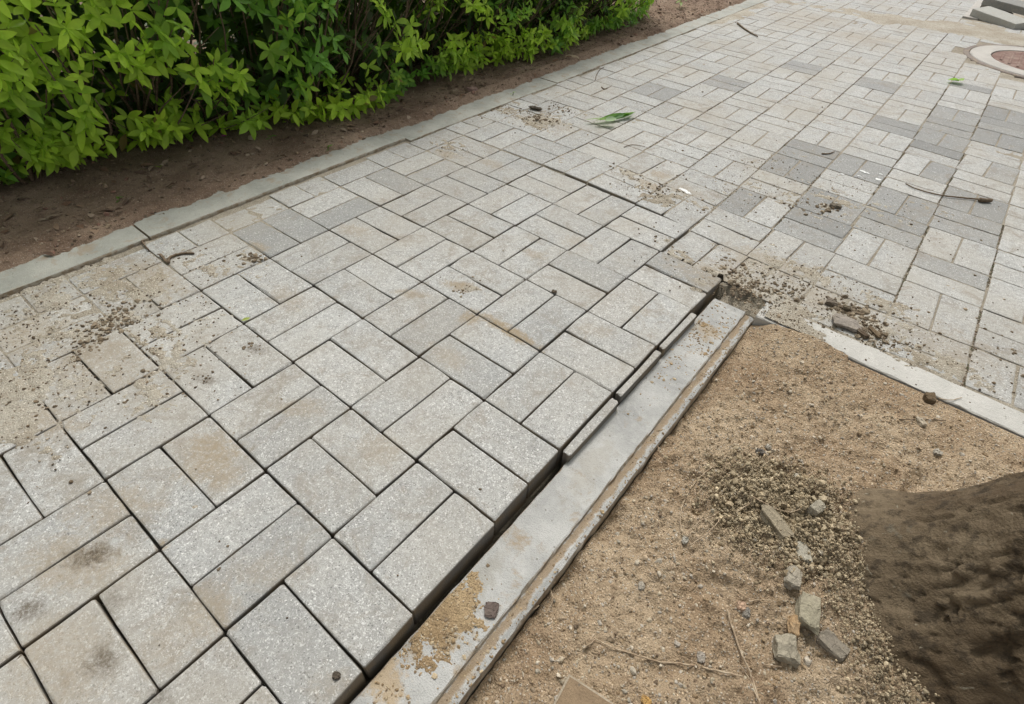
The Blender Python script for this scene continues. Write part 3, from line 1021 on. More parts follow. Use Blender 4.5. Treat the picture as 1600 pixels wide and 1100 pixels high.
def cake(X, Y):
    u = (X - kn[0]) / .046; v = (Y - kn[1] - .002) / .070
    m = 1.25 * np.exp(-.5 * (u * u + v * v) ** 1.3)
    u2 = (X - .47) / .05; v2 = (Y + .03) / .05
    m = np.maximum(m, .95 * np.exp(-.5 * (u2 * u2 + v2 * v2)))
    u3 = (X - .475) / .04; v3 = (Y - 1.16) / .07
    m = np.maximum(m, .55 * np.exp(-.5 * (u3 * u3 + v3 * v3)))
    t = m - .62 + (fbm(X * 42, Y * 42, 201, 5, .7) - .5) * 1.7
    cr = np.abs(fbm(X * 60 + 9, Y * 60, 207, 2) - .5)
    h = np.clip(t, -1, .7) * .0042 + (fbm(X * 170, Y * 170, 203, 2) - .5) * .0016 - .0018 * np.exp(-(cr / .02) ** 2)
    return -.012 + np.where(t > 0, h, -.002)


V, Fq = grid(np.arange(.4275, .5130, .0016), np.arange(-.40, 1.32, .0016), cake)
keep = (V[:, 2] > -.0125)[Fq].any(1)
V, Fq = drop_unused(V, Fq[keep])
M_CAKE = soil_material("caked_mud", (.27, .185, .10), (.42, .31, .18), (.20, .14, .085), .9, peb=.5)
link("caked_mud", mesh_np("caked_mud", V, Fq, M_CAKE), kind="stuff")

# ------------------------------------------------------------------ stones and broken pieces, each a thing of its own
def rock(name, u, v, L, W, H, ang, tilt, col, label, cat="stone", z=None, seed=0, squash=.0, n_lat=4, rz=0, angular=.22, group=None):
    rs = np.random.default_rng(seed + 500)
    p = unproj(u, v, -.018 if z is None else z)
    if z is None:
        zz = float(pit_z(np.array([p[0]]), np.array([p[1]]))[0])
        p = unproj(u, v, zz + H * .3); zz = float(pit_z(np.array([p[0]]), np.array([p[1]]))[0])
    else:
        zz = z
    import bmesh
    bm = bmesh.new()
    bmesh.ops.create_cube(bm, size=1.0)
    bmesh.ops.subdivide_edges(bm, edges=bm.edges[:], cuts=1, use_grid_fill=True)
    for vv in bm.verts:
        c = vv.co
        q = c.normalized() * .62
        c2 = c.lerp(q, .36 + squash)
        vv.co = c2 + Vector(rs.normal(0, angular * .28, 3))
    bmesh.ops.bevel(bm, geom=bm.edges[:], offset=.045, segments=1, affect='EDGES', clamp_overlap=True)
    bmesh.ops.subdivide_edges(bm, edges=bm.edges[:], cuts=1, use_grid_fill=True)
    for vv in bm.verts:
        vv.co += vv.co.normalized() * float(fbm(np.array(vv.co.x * 3.1 + seed), np.array(vv.co.y * 3.3 + vv.co.z * 4.7), 7, 3) - .5) * .16
    for vv in bm.verts:
        vv.co = Vector((vv.co.x * L, vv.co.y * W, (vv.co.z + .5) * H)) + Vector(rs.normal(0, .0006, 3))
    me = bpy.data.meshes.new(name)
    bm.to_mesh(me); bm.free()
    me.materials.append(M_STONE)
    o = link(name, me)
    o.location = (p[0], p[1], zz - H * .22)
    o.rotation_euler = (tilt, tilt * .5, ang)
    o.color = (*col, 1)
    thing(o, label, cat, group)
    return o


GR = (.37, .33, .26); PL = (.46, .43, .35); DK = (.27, .235, .185); OR = (.42, .28, .15)
rock("rubble_piece", 1278, 791, .020, .028, .030, -.3, .1, (.38, .345, .27), "small squarish grey concrete chunk standing alone above the others near the trunk", "rubble", seed=1, angular=.12)
rock("rubble_piece", 1258, 857, .024, .036, .018, .5, .1, PL, "pale wedge of broken concrete, lightest of the pieces beside the trunk", "rubble", seed=2)
rock("rubble_piece", 1241, 902, .024, .034, .018, .15, 0, GR, "small grey concrete chunk touching the top of the longest grey piece", "rubble", seed=3)
rock("rubble_piece", 1266, 951, .030, .056, .022, .25, 0, (.36, .325, .235), "longest grey-green broken concrete piece in the row beside the trunk", "rubble", seed=4)
rock("rubble_piece", 1226, 1014, .034, .038, .026, .5, 0, (.37, .33, .25), "rounded grey concrete chunk at the lower left end of the row", "rubble", seed=5, squash=.1)
rock("rubble_piece", 1306, 1004, .042, .028, .018, -.2, .05, DK, "flat dark grey concrete chunk lying closest to the foot of the trunk", "rubble", seed=6, angular=.14)
rock("stone", 1241, 977, .016, .032, .014, .35, 0, OR, "orange-brown elongated stone between two grey concrete chunks", "stone", seed=7, squash=.15)
rock("stone", 1158, 948, .013, .015, .009, .3, 0, (.52, .36, .25), "small salmon-coloured stone lying against a tiny blue-grey pebble", "stone", seed=8, squash=.2)
rock("pebble", 1168, 956, .010, .016, .009, .2, 0, (.26, .24, .21), "tiny blue-grey pebble touching the salmon-coloured stone", "pebble", seed=9, squash=.4)
rock("soil_clod", 1212, 822, .058, .026, .016, -.55, 0, (.32, .27, .19), "elongated dusty clod half buried in the crumbly soil heap", "clod", seed=10, angular=.3)
rock("soil_clod", 1452, 623, .020, .022, .020, .4, 0, (.15, .105, .06), "dark brown soil clod just below the white pit edging", "clod", seed=11, squash=.1)
rock("stone", 1438, 660, .014, .024, .010, .7, 0, (.50, .43, .33), "pale tan elongated stone on the soil below the dark brown clod", "stone", seed=12, squash=.2)
rock("pebble", 1072, 841, .010, .014, .008, .1, 0, (.52, .49, .42), "light grey oval pebble at the left rim of the soil heap", "pebble", seed=13, squash=.4)
rock("pebble", 1462, 710, .014, .013, .009, .1, 0, (.50, .46, .39), "round whitish pebble on open soil right of the heap", "pebble", seed=14, squash=.4)
rock("pebble", 1185, 711, .014, .012, .010, .3, 0, (.12, .11, .10), "nearly black round pebble on bare tan soil above the heap", "pebble", seed=15, squash=.3)
rock("pebble", 1201, 698, .010, .008, .007, .3, 0, (.58, .54, .46), "small cream pebble just above the nearly black one", "pebble", seed=16, squash=.3)
rock("stone", 1243, 747, .014, .010, .010, .1, 0, (.50, .46, .38), "small whitish stone above the squarish grey concrete chunk", "stone", seed=17, squash=.1)
rock("pebble", 1002, 916, .010, .013, .007, .5, 0, (.43, .385, .32), "blue-grey pebble on the soil near the loose kerb", "pebble", seed=18, squash=.3)
rock("pebble", 1095, 1027, .012, .014, .008, .5, 0, (.40, .355, .30), "slate-blue pebble beside the bent straw twig", "pebble", seed=19, squash=.3)
rock("pebble", 1010, 1095, .014, .012, .008, .1, 0, (.55, .34, .12), "bright ochre pebble at the lower edge next to the broken tile", "pebble", seed=20, squash=.3)
rock("stone", 738, 147, .050, .048, .040, .1, 0, (.26, .17, .14), "round reddish-brown stone at the foot of the hedge", "stone", z=.000, seed=21, squash=.4, angular=.1)
rock("stone", 711, 149, .036, .040, .034, .1, 0, (.24, .18, .12), "smaller tan stone left of the round reddish one", "stone", z=.000, seed=22, squash=.4, angular=.1)
rock("stone", 894, 94, .075, .04, .03, .4, 0, (.42, .33, .22), "pale crumbly stone resting on soil next to the edging", "stone", z=.000, seed=23, squash=.2, angular=.2)
rock("soil_clod", 168, 357, .028, .022, .014, .4, 0, (.28, .21, .14), "small brown clod resting on the outer rim of the edging", "clod", z=.010, seed=24, squash=.2)
rock("soil_clod", 866, 456, .013, .009, .004, .4, 0, (.12, .09, .065), "thumb-sized dark mud crumb on a light raised paver", "clod", z=.014, seed=25, squash=.3)
rock("soil_clod", 526, 1056, .010, .009, .005, .4, 0, (.10, .08, .06), "lone dark mud crumb on the speckled paver at the bottom edge", "clod", z=.016, seed=26, squash=.3)
rock("mud_flake", 768, 953, .020, .022, .003, .5, 0, (.15, .115, .10), "dark angular mud flake on the soiled part of the loose kerb", "mud flake", z=-.010, seed=27, angular=.3)
rock("paver_fragment", 1322, 505, .060, .045, .012, .1, .06, (.33, .29, .25), "crumbling paver fragment beside the dark cavity behind the pit edging", "fragment", z=.006, seed=28, angular=.3)
rock("soil_clod", 1338, 517, .060, .016, .010, -.42, 0, (.10, .07, .045), "long dark soil clod above the white pit edging", "clod", z=.002, seed=29, angular=.3)
rock("soil_clod", 1365, 520, .014, .040, .009, .9, 0, (.17, .12, .07), "narrow brown soil clod at the right end of the dirt patch", "clod", z=.002, seed=30, angular=.3)
rock("soil_clod", 1298, 474, .028, .022, .012, .2, 0, (.19, .155, .12), "roundish grey-brown clod at the upper end of the dirt patch", "clod", z=.002, seed=31)
rock("soil_clod", 1322, 483, .018, .018, .012, .2, 0, (.15, .12, .08), "small dark clod just right of the roundish grey-brown one", "clod", z=.002, seed=32)
rock("soil_clod", 1305, 323, .036, .022, .012, .2, 0, (.17, .145, .11), "flat dark clod on the grey pavers in the middle of the path", "clod", z=.002, seed=33, squash=.2)
rock("soil_clod", 836, 170, .055, .022, .012, .2, 0, (.05, .04, .03), "nearly black flat clod near the edging in the dirt patch", "clod", z=.004, seed=34, squash=.2)

# corner of a broken tile in the soil at the bottom edge
p0 = unproj(889, 1053, .020)
pa = unproj(862, 1104, .020); pb = unproj(970, 1106, .012)
e1 = Vector(pa - p0).normalized(); e2 = Vector(pb - p0).normalized()
P0 = Vector(p0)
quad = [P0, P0 + e1 * .11, P0 + e1 * .11 + e2 * .12, P0 + e2 * .12]
Vt = [q + Vector((0, 0, 0)) for q in quad] + [q - Vector((0, 0, .028)) for q in quad]
cen = P0 + (e1 + e2) * .055
ins = [q.lerp(cen, .055) + Vector((0, 0, .0020)) for q in quad]
Vt += ins
for q in Vt:
    q -= P0
me = bpy.data.meshes.new("broken_tile")
me.from_pydata([tuple(q) for q in Vt], [], [(0, 1, 9, 8), (1, 2, 10, 9), (2, 3, 11, 10), (3, 0, 8, 11), (8, 9, 10, 11), (0, 4, 5, 1), (1, 5, 6, 2), (2, 6, 7, 3), (3, 7, 4, 0), (7, 6, 5, 4)])
M_TILE = concrete_material("broken_tile_concrete", (.30, .215, .13), (.22, .155, .095), (.16, .11, .07), .52, sidey=False)
me.materials.append(M_TILE)
me.materials.append(concrete_material("broken_tile_edge", (.40, .34, .26), (.30, .25, .18), (.24, .18, .11), .50, sidey=False))
for k, pf in enumerate(me.polygons):
    if k < 4 or 5 <= k < 9:
        pf.material_index = 1
tile = link("broken_tile", me); tile.location = P0
thing(tile, "corner of a brown broken paving tile poking out of the soil at the bottom edge", "broken tile")


# ------------------------------------------------------------------ twigs, straws and roots
def tube(name, pts, r0, r1, mat, sides=6, parent=None, jag=0.0, seed=0):
    rs = np.random.default_rng(seed)
    pts = [Vector(p) for p in pts]
    # resample a smooth run through the points
    out = []
    n = len(pts)
    for s in range(n - 1):
        a = pts[max(s - 1, 0)]; b = pts[s]; c = pts[s + 1]; d = pts[min(s + 2, n - 1)]
        for t in np.linspace(0, 1, 6, endpoint=False):
            out.append(.5 * ((2 * b) + (c - a) * t + (2 * a - 5 * b + 4 * c - d) * t * t + (3 * b - a - 3 * c + d) * t ** 3) + Vector(rs.normal(0, jag, 3)))
    out.append(pts[-1])
    V = []; Fs = []
    m = len(out)
    for k, p in enumerate(out):
        t = (out[min(k + 1, m - 1)] - out[max(k - 1, 0)]).normalized()
        up = Vector((0, 0, 1)) if abs(t.z) < .9 else Vector((1, 0, 0))
        s = t.cross(up).normalized(); w = s.cross(t)
        r = r0 + (r1 - r0) * k / (m - 1)
        for q in range(sides):
            a = 2 * math.pi * q / sides
            V.append(p + (s * math.cos(a) + w * math.sin(a)) * r)
    for k in range(m - 1):
        for q in range(sides):
            q2 = (q + 1) % sides
            Fs.append((k * sides + q, k * sides + q2, (k + 1) * sides + q2, (k + 1) * sides + q))
    Fs.append(tuple(range(sides))[::-1]); Fs.append(tuple((m - 1) * sides + q for q in range(sides)))
    me = bpy.data.meshes.new(name)
    me.from_pydata([tuple(v) for v in V], [], Fs)
    me.materials.append(mat)
    me.polygons.foreach_set("use_smooth", [True] * len(me.polygons))
    return me


def ground_pts(px, lift=.004, pit=True, z=0.0):
    out = []
    for (u, v) in px:
        p = unproj(u, v, -.016 if pit else z)
        if pit:
            zz = float(pit_z(np.array([p[0]]), np.array([p[1]]))[0]) + lift
        else:
            zz = z + lift
        p = unproj(u, v, zz)
        out.append((p[0], p[1], zz))
    return out


def twig(name, px, r0, r1, mat, label, cat, pit=True, z=0.0, lift=.004, jag=.0004, seed=0):
    o = link(name, tube(name, ground_pts(px, lift, pit, z), r0, r1, mat, 6, None, jag, seed))
    thing(o, label, cat)
    return o


twig("straw_stem", [(1136, 952), (1146, 985), (1160, 1025), (1176, 1062), (1190, 1112)], .0016, .0018, M_STRAW, "straight pale straw stem running down to the bottom edge", "stem", lift=.006)
twig("straw_stem", [(1157, 1040), (1172, 1062), (1183, 1090), (1192, 1112)], .0010, .0010, M_STRAW, "thin second stem split off beside the straight pale one", "stem", lift=.006)
tw = twig("twig", [(930, 998), (958, 1012), (990, 1022), (1025, 1033), (1070, 1038), (1115, 1047), (1160, 1057)], .0010, .0017, M_STRAW, "long bent pale twig lying across the soil beside the broken tile", "twig", lift=.005)
twig("twig", [(912, 1013), (922, 1006), (930, 999)], .0012, .001, M_STRAW, "short stub of twig touching the upper end of the bent twig", "twig")
twig("root", [(1066, 832), (1063, 808), (1068, 785), (1080, 762), (1098, 742), (1121, 724)], .0012, .0010, M_STRAW, "arched brown root along the left side of the soil heap", "root", lift=.006)
twig("root", [(1072, 838), (1085, 822), (1098, 812), (1118, 805)], .0012, .0008, M_STRAW, "short curled root above the light grey oval pebble", "root", lift=.010)
twig("twig", [(1077, 852), (1100, 838), (1120, 818), (1124, 808)], .0013, .0008, M_STRAW, "forked brittle twig lying on the soil heap", "twig", lift=.012)
twig("twig", [(1110, 830), (1128, 832), (1137, 838)], .0009, .0007, M_STRAW, "tiny side twig pointing right on the soil heap", "twig", lift=.012)
twig("twig", [(1150, 800), (1170, 788), (1176, 778)], .0013, .0009, M_STRAW, "small twig standing out of the middle of the soil heap", "twig", lift=.013)
twig("twig", [(1176, 776), (1195, 786), (1212, 795), (1232, 800), (1250, 796)], .0013, .0009, M_STRAW, "greyish twig over the right half of the soil heap", "twig", lift=.012)
twig("straw_stem", [(1170, 940), (1190, 937), (1215, 940)], .0010, .0008, M_STRAW, "short golden straw above the salmon-coloured stone", "stem")
twig("straw_stem", [(1192, 1038), (1206, 1040), (1222, 1042)], .0009, .0009, M_STRAW, "short whitish straw left of the rounded grey chunk", "stem")
twig("root", [(1031, 678), (1027, 694), (1033, 708), (1041, 716)], .0013, .0009, M_STRAW, "looped root sticking out beside the middle of the loose kerb", "root", lift=.008)
twig("root", [(868, 908), (860, 918), (864, 935), (858, 950)], .0012, .0008, M_STRAW, "thin root hanging from the near part of the loose kerb", "root", lift=.012)
twig("root", [(842, 946), (825, 960), (812, 975), (800, 988)], .0012, .0008, M_STRAW, "wiry root along the near crack beside the loose kerb", "root", lift=.014)
twig("twig", [(1405, 655), (1425, 655), (1440, 655), (1478, 657)], .0012, .0010, M_TWIG, "dark straight twig on the soil below the pit edging", "twig")
twig("root", [(1215, 727), (1228, 723), (1240, 715)], .0014, .0010, M_TWIG, "short dark root above the whitish stone", "root")
twig("straw_stem", [(1466, 622), (1485, 625), (1503, 621)], .0012, .0009, M_STRAW, "tan straw lying on the white pit edging", "stem", pit=False, z=.003, lift=.002)
wr = twig("wire", [(1415, 287), (1435, 296), (1470, 305), (1505, 309), (1538, 312)], .0022, .0030, M_TWIG, "thin dark wire-like stem with a thick end on the grey pavers", "stem", pit=False, z=.001, lift=.004)
me = tube("stem_tip", ground_pts([(1530, 312), (1538, 313), (1549, 313)], .007, False, .001), .008, .007, M_TWIG, 7)
link("stem_tip", me, wr)
twig("twig", [(1284, 240), (1294, 240), (1304, 237)], .003, .002, M_TWIG, "short dark twig on the grey pavers in the middle of the path", "twig", pit=False, lift=.004)
twig("twig", [(1152, 36), (1168, 48), (1184, 57)], .006, .004, M_TWIG, "grey-brown stick lying diagonally on the far paving", "twig", pit=False, lift=.006)
twig("twig", [(930, 125), (933, 115), (938, 108), (944, 105)], .002, .0015, M_TWIG, "thin curved twig on the paving near the edging", "twig", pit=False, lift=.003)
twig("twig", [(940, 136), (944, 139), (949, 138)], .003, .002, M_TWIG, "tiny dark curl of twig on the paving above the fallen leaves", "twig", pit=False, lift=.003)
twig("twig", [(975, 230), (988, 226), (1008, 229)], .0015, .001, M_TWIG, "hair-thin bent twig on the paving below the fallen leaves", "twig", pit=False, lift=.003)
twig("twig", [(251, 398), (262, 410), (266, 402), (285, 396), (303, 396)], .0045, .003, M_TWIG, "knobbly dark root fragment on the soiled pavers by the edging", "root", pit=False, z=.002, lift=.003)
twig("twig", [(218, 368), (224, 380), (232, 390)], .003, .002, M_TWIG, "short brown twig across the joint next to the edging", "twig", pit=False, z=.004, lift=.003)

# ------------------------------------------------------------------ leaves
def leaf_verts(L, W, cup=.18, droop=.25, seed=0):
    """a leaf lying along +x, tip at L, 14 vertices"""
    st = [0, .10, .30, .52, .74, .90, 1.0]
    wd = [.06, .30, .82, 1.0, .78, .38, 0.0]
    V = []; Fs = []
    rows = []
    for s, w in zip(st, wd):
        x = s * L
        z = -droop * L * s * s * .6
        if w == 0:
            rows.append((len(V),)); V.append((x, 0, z))
        else:
            h = w * W / 2
            rows.append((len(V), len(V) + 1, len(V) + 2))
            V += [(x, -h, z + cup * h), (x, 0, z), (x, h, z + cup * h)]
    for a, b in zip(rows, rows[1:]):
        if len(b) == 3:
            Fs += [(a[0], b[0], b[1], a[1]), (a[1], b[1], b[2], a[2])]
        else:
            Fs += [(a[0], b[0], a[1], a[1]), (a[1], b[0], a[2], a[2])]
    F3 = [f[:3] for f in Fs if f[2] == f[3]]
    F4 = [f for f in Fs if f[2] != f[3]]
    return np.array(V), np.array(F4), np.array(F3)


LV = [leaf_verts(.054, .020, .30, .20), leaf_verts(.050, .021, .18, .45), leaf_verts(.058, .019, .40, .05), leaf_verts(.046, .019, .22, .7)]
leaf_meshes = []
for k, (v, f4, f3) in enumerate(LV):
    leaf_meshes.append(mesh_np("leaf", v, [f4, f3], M_LEAF, True))


def front_x(y, z):
    """how far the hedge bulges towards the path at (y, z)"""
    b = -1.27 + .10 * (fbm(np.asarray(y) * 2.1 + 3, np.asarray(z) * 2.6, 81, 3) - .5) * 2
    b = b + .07 * sstep(.0, .30, z) - .17 * sstep(.13, .0, z) * (1 - .85 * sstep(1.0, 1.6, y)) + .045 * sstep(1.1, 1.7, y) + .02 * sstep(3.0, 4.2, y) - .10 * sstep(.55, 1.0, z)
    b = b - .13 * sstep(1.5, .5, y) - .10 * sstep(.6, -.2, y)
    return b


Y_H0, Y_H1, Z_H = -1.7, 4.22, .86
hedge = empty("hedge", (-1.6, 1.3, 0))
thing(hedge, "dense bright green leafy hedge growing in the soil bed along the path edging", "hedge")
HL = np.array(hedge.location)

sprigs = []
n_s = 3700
while len(sprigs) < n_s:
    y = random.uniform(Y_H0, Y_H1)
    z = random.uniform(.03, Z_H) if random.random() < .85 else random.uniform(.03, .16)
    if random.random() < .17:                                 # top of the hedge
        x = random.uniform(-2.3, -1.25); zz = Z_H + random.uniform(-.06, .03); d = np.array([.15, 0, 1.0])
        p = np.array([x, y, zz]); depth = 0
    else:
        gapn = float(fbm(np.array(y * 6.5), np.array(z * 8.0), 91, 3))
        depth = abs(random.gauss(0, .05))
        if gapn < .50 and z > .09:
            if random.random() < .74:
                continue
            depth += random.uniform(.06, .26)                 # hollows one looks into
        low = max(0, .12 - z) * (3 if y < 1.3 else 1.2)
        if random.random() < low:
            continue
        p = np.array([float(front_x(y, z)) - depth, y, z])
        d = np.array([1.0, random.gauss(0, .25), .55 + random.gauss(0, .25)])
        if y > Y_H1 - .25:
            p[0] -= (y - (Y_H1 - .25)) * .8
            d[1] += .8
    d += np.array([random.gauss(0, .38), random.gauss(0, .5), random.gauss(0, .35)])
    d /= np.linalg.norm(d)
    sprigs.append((p, d, depth))

leaves = []
for (p, d, depth) in sprigs:
    up = np.array([0, 0, 1.0])
    s = np.cross(d, up); s /= np.linalg.norm(s) + 1e-9
    w = np.cross(s, d)
    nl = random.choice((3, 4, 5, 5, 6))
    a0 = random.uniform(0, 6.28)
    sc_s = random.uniform(.62, 1.22) * (1.08 if p[1] < 1.3 else .92)
    young = random.random()
    # clumps of fresh yellow-green growth
    cl = float(fbm(np.array(p[1] * 3.3 + 9), np.array(p[2] * 4.0), 95, 2))
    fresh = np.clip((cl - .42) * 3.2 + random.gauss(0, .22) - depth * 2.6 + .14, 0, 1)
    side_left = sstep(1.2, .2, p[1])
    fresh = float(np.clip(fresh + .45 * side_left * (p[2] > .12), 0, 1))
    for k in range(nl):
        a = a0 + k * 2 * math.pi / nl + random.gauss(0, .22)
        op = math.radians(random.uniform(48, 92))
        ld = d * math.cos(op) + (s * math.cos(a) + w * math.sin(a)) * math.sin(op)
        ld[2] -= .12
        ld /= np.linalg.norm(ld)
        nrm = d - ld * np.dot(d, ld); nrm /= np.linalg.norm(nrm) + 1e-9
        nrm = nrm + np.array([random.gauss(0, .2), random.gauss(0, .2), random.gauss(0, .2) + .15])
        nrm = nrm - ld * np.dot(nrm, ld); nrm /= np.linalg.norm(nrm) + 1e-9
        sd = np.cross(nrm, ld)
        sz = sc_s * random.uniform(.75, 1.1)
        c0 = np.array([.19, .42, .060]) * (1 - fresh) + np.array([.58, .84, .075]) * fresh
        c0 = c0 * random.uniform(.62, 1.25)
        if random.random() < .012:
            c0 = np.array([.35, .22, .08]) * random.uniform(.6, 1.1)
        st = p + d * random.uniform(-.012, .006)
        leaves.append((st, ld, sd, nrm, sz, c0, random.randrange(4)))

# which leaves show largest
score = []
for (st, ld, sd, nrm, sz, c0, k) in leaves:
    tip = st + ld * .05 * sz
    a = project(st); b2 = project(tip)
    inside = 5 < a[0] < 1595 and 5 < a[1] < 1095
    view = (CAM - st); dist = np.linalg.norm(view); view /= dist
    front = float(front_x(st[1], st[2])) - st[0]
    s = abs(np.dot(nrm, view)) * sz * sz / dist ** 2 * (1 if front < .035 else .15) if inside else 0
    score.append(s)
order = np.argsort(-np.array(score))
single = set(order[:298].tolist())
MV, MF4, MF3, MT = [], [], [], []
off = 0
for idx, (st, ld, sd, nrm, sz, c0, k) in enumerate(leaves):
    if idx in single:
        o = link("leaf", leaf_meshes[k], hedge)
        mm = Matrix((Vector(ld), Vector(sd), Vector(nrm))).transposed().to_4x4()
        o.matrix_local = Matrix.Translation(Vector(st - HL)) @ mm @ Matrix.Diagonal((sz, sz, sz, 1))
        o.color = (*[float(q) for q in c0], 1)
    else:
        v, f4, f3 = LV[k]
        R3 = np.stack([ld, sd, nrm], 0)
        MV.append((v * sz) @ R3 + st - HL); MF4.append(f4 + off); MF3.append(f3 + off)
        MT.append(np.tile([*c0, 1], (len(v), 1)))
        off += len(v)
link("foliage", mesh_np("foliage", np.concatenate(MV), [np.concatenate(MF4), np.concatenate(MF3)], M_LEAF_M, True, np.concatenate(MT)), hedge, kind="stuff")

# stems of the hedge
SV, SF = [], []
off = 0
def add_stem(a, b, r0, r1, bend):
    global off
    a = np.array(a, float); b = np.array(b, float)
    t = np.linspace(0, 1, 6)
    mid = np.array([random.gauss(0, bend), random.gauss(0, bend), 0])
    for k, tt in enumerate(t):
        p = a * (1 - tt) + b * tt + mid * math.sin(math.pi * tt)
        r = r0 + (r1 - r0) * tt
        for q in range(5):
            an = 2 * math.pi * q / 5
            SV.append(p + np.array([math.cos(an) * r, math.sin(an) * r, 0]) - HL)
    for k in range(5):
        for q in range(5):
            SF.append((off + k * 5 + q, off + k * 5 + (q + 1) % 5, off + (k + 1) * 5 + (q + 1) % 5, off + (k + 1) * 5 + q))
    off += 30
for k in range(110):
    y = random.uniform(Y_H0, Y_H1 - .1)
    bx_ = -1.62 + random.gauss(0, .08)
    root = (bx_, y, -.02)
    for q in range(4):
        yy = y + random.gauss(0, .14); zz = random.uniform(.12, .75)
        tipx = float(front_x(yy, zz)) - .03
        add_stem(root, (tipx, yy, zz), .0065, .0018, .04)
for (p, d, depth) in sprigs[::5]:
    if p[2] < Z_H - .08:
        add_stem(p - d * .10 + np.array([0, 0, -.03]), p, .0016, .001, .006)
link("branches", mesh_np("branches", np.array(SV), np.array(SF), M_TWIG, True), hedge, kind="stuff")

# inside of the hedge: green and brown leaves, its deep shade painted into their colour
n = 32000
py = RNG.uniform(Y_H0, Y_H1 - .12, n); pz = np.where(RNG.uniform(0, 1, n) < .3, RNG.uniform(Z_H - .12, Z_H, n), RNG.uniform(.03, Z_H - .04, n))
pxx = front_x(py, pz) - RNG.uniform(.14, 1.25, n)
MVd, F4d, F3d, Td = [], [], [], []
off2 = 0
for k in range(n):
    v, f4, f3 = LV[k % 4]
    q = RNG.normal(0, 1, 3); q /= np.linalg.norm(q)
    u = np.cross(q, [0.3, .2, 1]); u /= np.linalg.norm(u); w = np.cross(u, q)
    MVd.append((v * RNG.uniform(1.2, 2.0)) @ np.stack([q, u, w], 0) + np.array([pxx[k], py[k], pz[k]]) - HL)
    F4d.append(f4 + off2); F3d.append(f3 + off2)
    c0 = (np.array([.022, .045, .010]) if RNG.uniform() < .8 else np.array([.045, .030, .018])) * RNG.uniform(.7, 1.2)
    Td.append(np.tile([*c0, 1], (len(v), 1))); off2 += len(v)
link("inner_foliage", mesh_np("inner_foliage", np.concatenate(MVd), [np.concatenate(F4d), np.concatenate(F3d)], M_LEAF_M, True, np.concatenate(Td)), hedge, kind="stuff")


# ------------------------------------------------------------------ planting bed: soil, litter, seedlings
def bed2_z(X, Y):
    edge = sstep(-1.10, -1.035, X)
    n = (fbm(X * 6, Y * 6, 101, 4) - .5) * .035 + (fbm(X * 32, Y * 32, 105, 4, .6) - .5) * .013
    z = .003 + n * sstep(-1.0, -1.13, X) + .02 * sstep(-1.25, -1.6, X)
    # ragged skirt of soil creeping over the outer rim of the edging
    ov = fbm(X * 22 + Y * 6, Y * 20 + X * 3, 107, 6, .78)
    over = .0135 + .010 * sstep(-1.0, -1.09, X) * 1 + (ov - .56) * .034 * sstep(-1.12, -1.05, X) - .022 * sstep(-1.060, -.975, X)
    return np.where(X > -1.10, np.maximum(np.minimum(over, .02), -.02), z)


V, Fq = grid(np.concatenate([np.arange(-2.8, -1.2, .016), np.arange(-1.2, -.985, .0055)]), np.arange(-.9, 6.2, .0085), bed2_z)
link("garden_soil", mesh_np("garden_soil", V, Fq, M_BEDSOIL), kind="structure")

n = 9000
px = np.concatenate([RNG.uniform(-1.75, -1.03, n)]); py = RNG.uniform(-.5, 6.0, n)
sz = np.clip(RNG.lognormal(math.log(.0026), .5, n), .001, .013)
grains("soil_litter", np.stack([px, py, bed2_z(px, py) + sz * .2], 1), sz,
       pal(n, [(.15, .105, .07), (.22, .155, .11), (.30, .21, .14), (.42, .33, .24), (.09, .065, .045), (.24, .13, .095)], w=[.3, .25, .16, .08, .12, .09]), M_GRAIN, 8, flat=.7)

# dry leaves lying about the bed (nobody could count them)
M_DRY = tone_material("dry_leaf", nscale=120, bump=.3)
MVd, F4d, F3d, Td = [], [], [], []
off2 = 0
for k in range(900):
    v, f4, f3 = LV[k % 4]
    x = RNG.uniform(-1.7, -1.05); y = RNG.uniform(-.5, 6.0)
    a = RNG.uniform(0, 6.28)
    q = np.array([math.cos(a), math.sin(a), RNG.normal(0, .25)]); q /= np.linalg.norm(q)
    u = np.cross([RNG.normal(0, .35), RNG.normal(0, .35), 1], q); u /= np.linalg.norm(u); w = np.cross(q, u)
    z = float(bed2_z(np.array([x]), np.array([y]))[0])
    MVd.append((v * RNG.uniform(.4, .95)) @ np.stack([q, u, w], 0) + np.array([x, y, z + .006]))
    F4d.append(f4 + off2); F3d.append(f3 + off2)
    c0 = np.array([(.19, .11, .07), (.30, .20, .13), (.13, .08, .055), (.36, .27, .2)][k % 4]) * RNG.uniform(.8, 1.1)
    Td.append(np.tile([*c0, 1], (len(v), 1))); off2 += len(v)
link("leaf_litter", mesh_np("leaf_litter", np.concatenate(MVd), [np.concatenate(F4d), np.concatenate(F3d)], M_DRY, True, np.concatenate(Td)), kind="stuff")


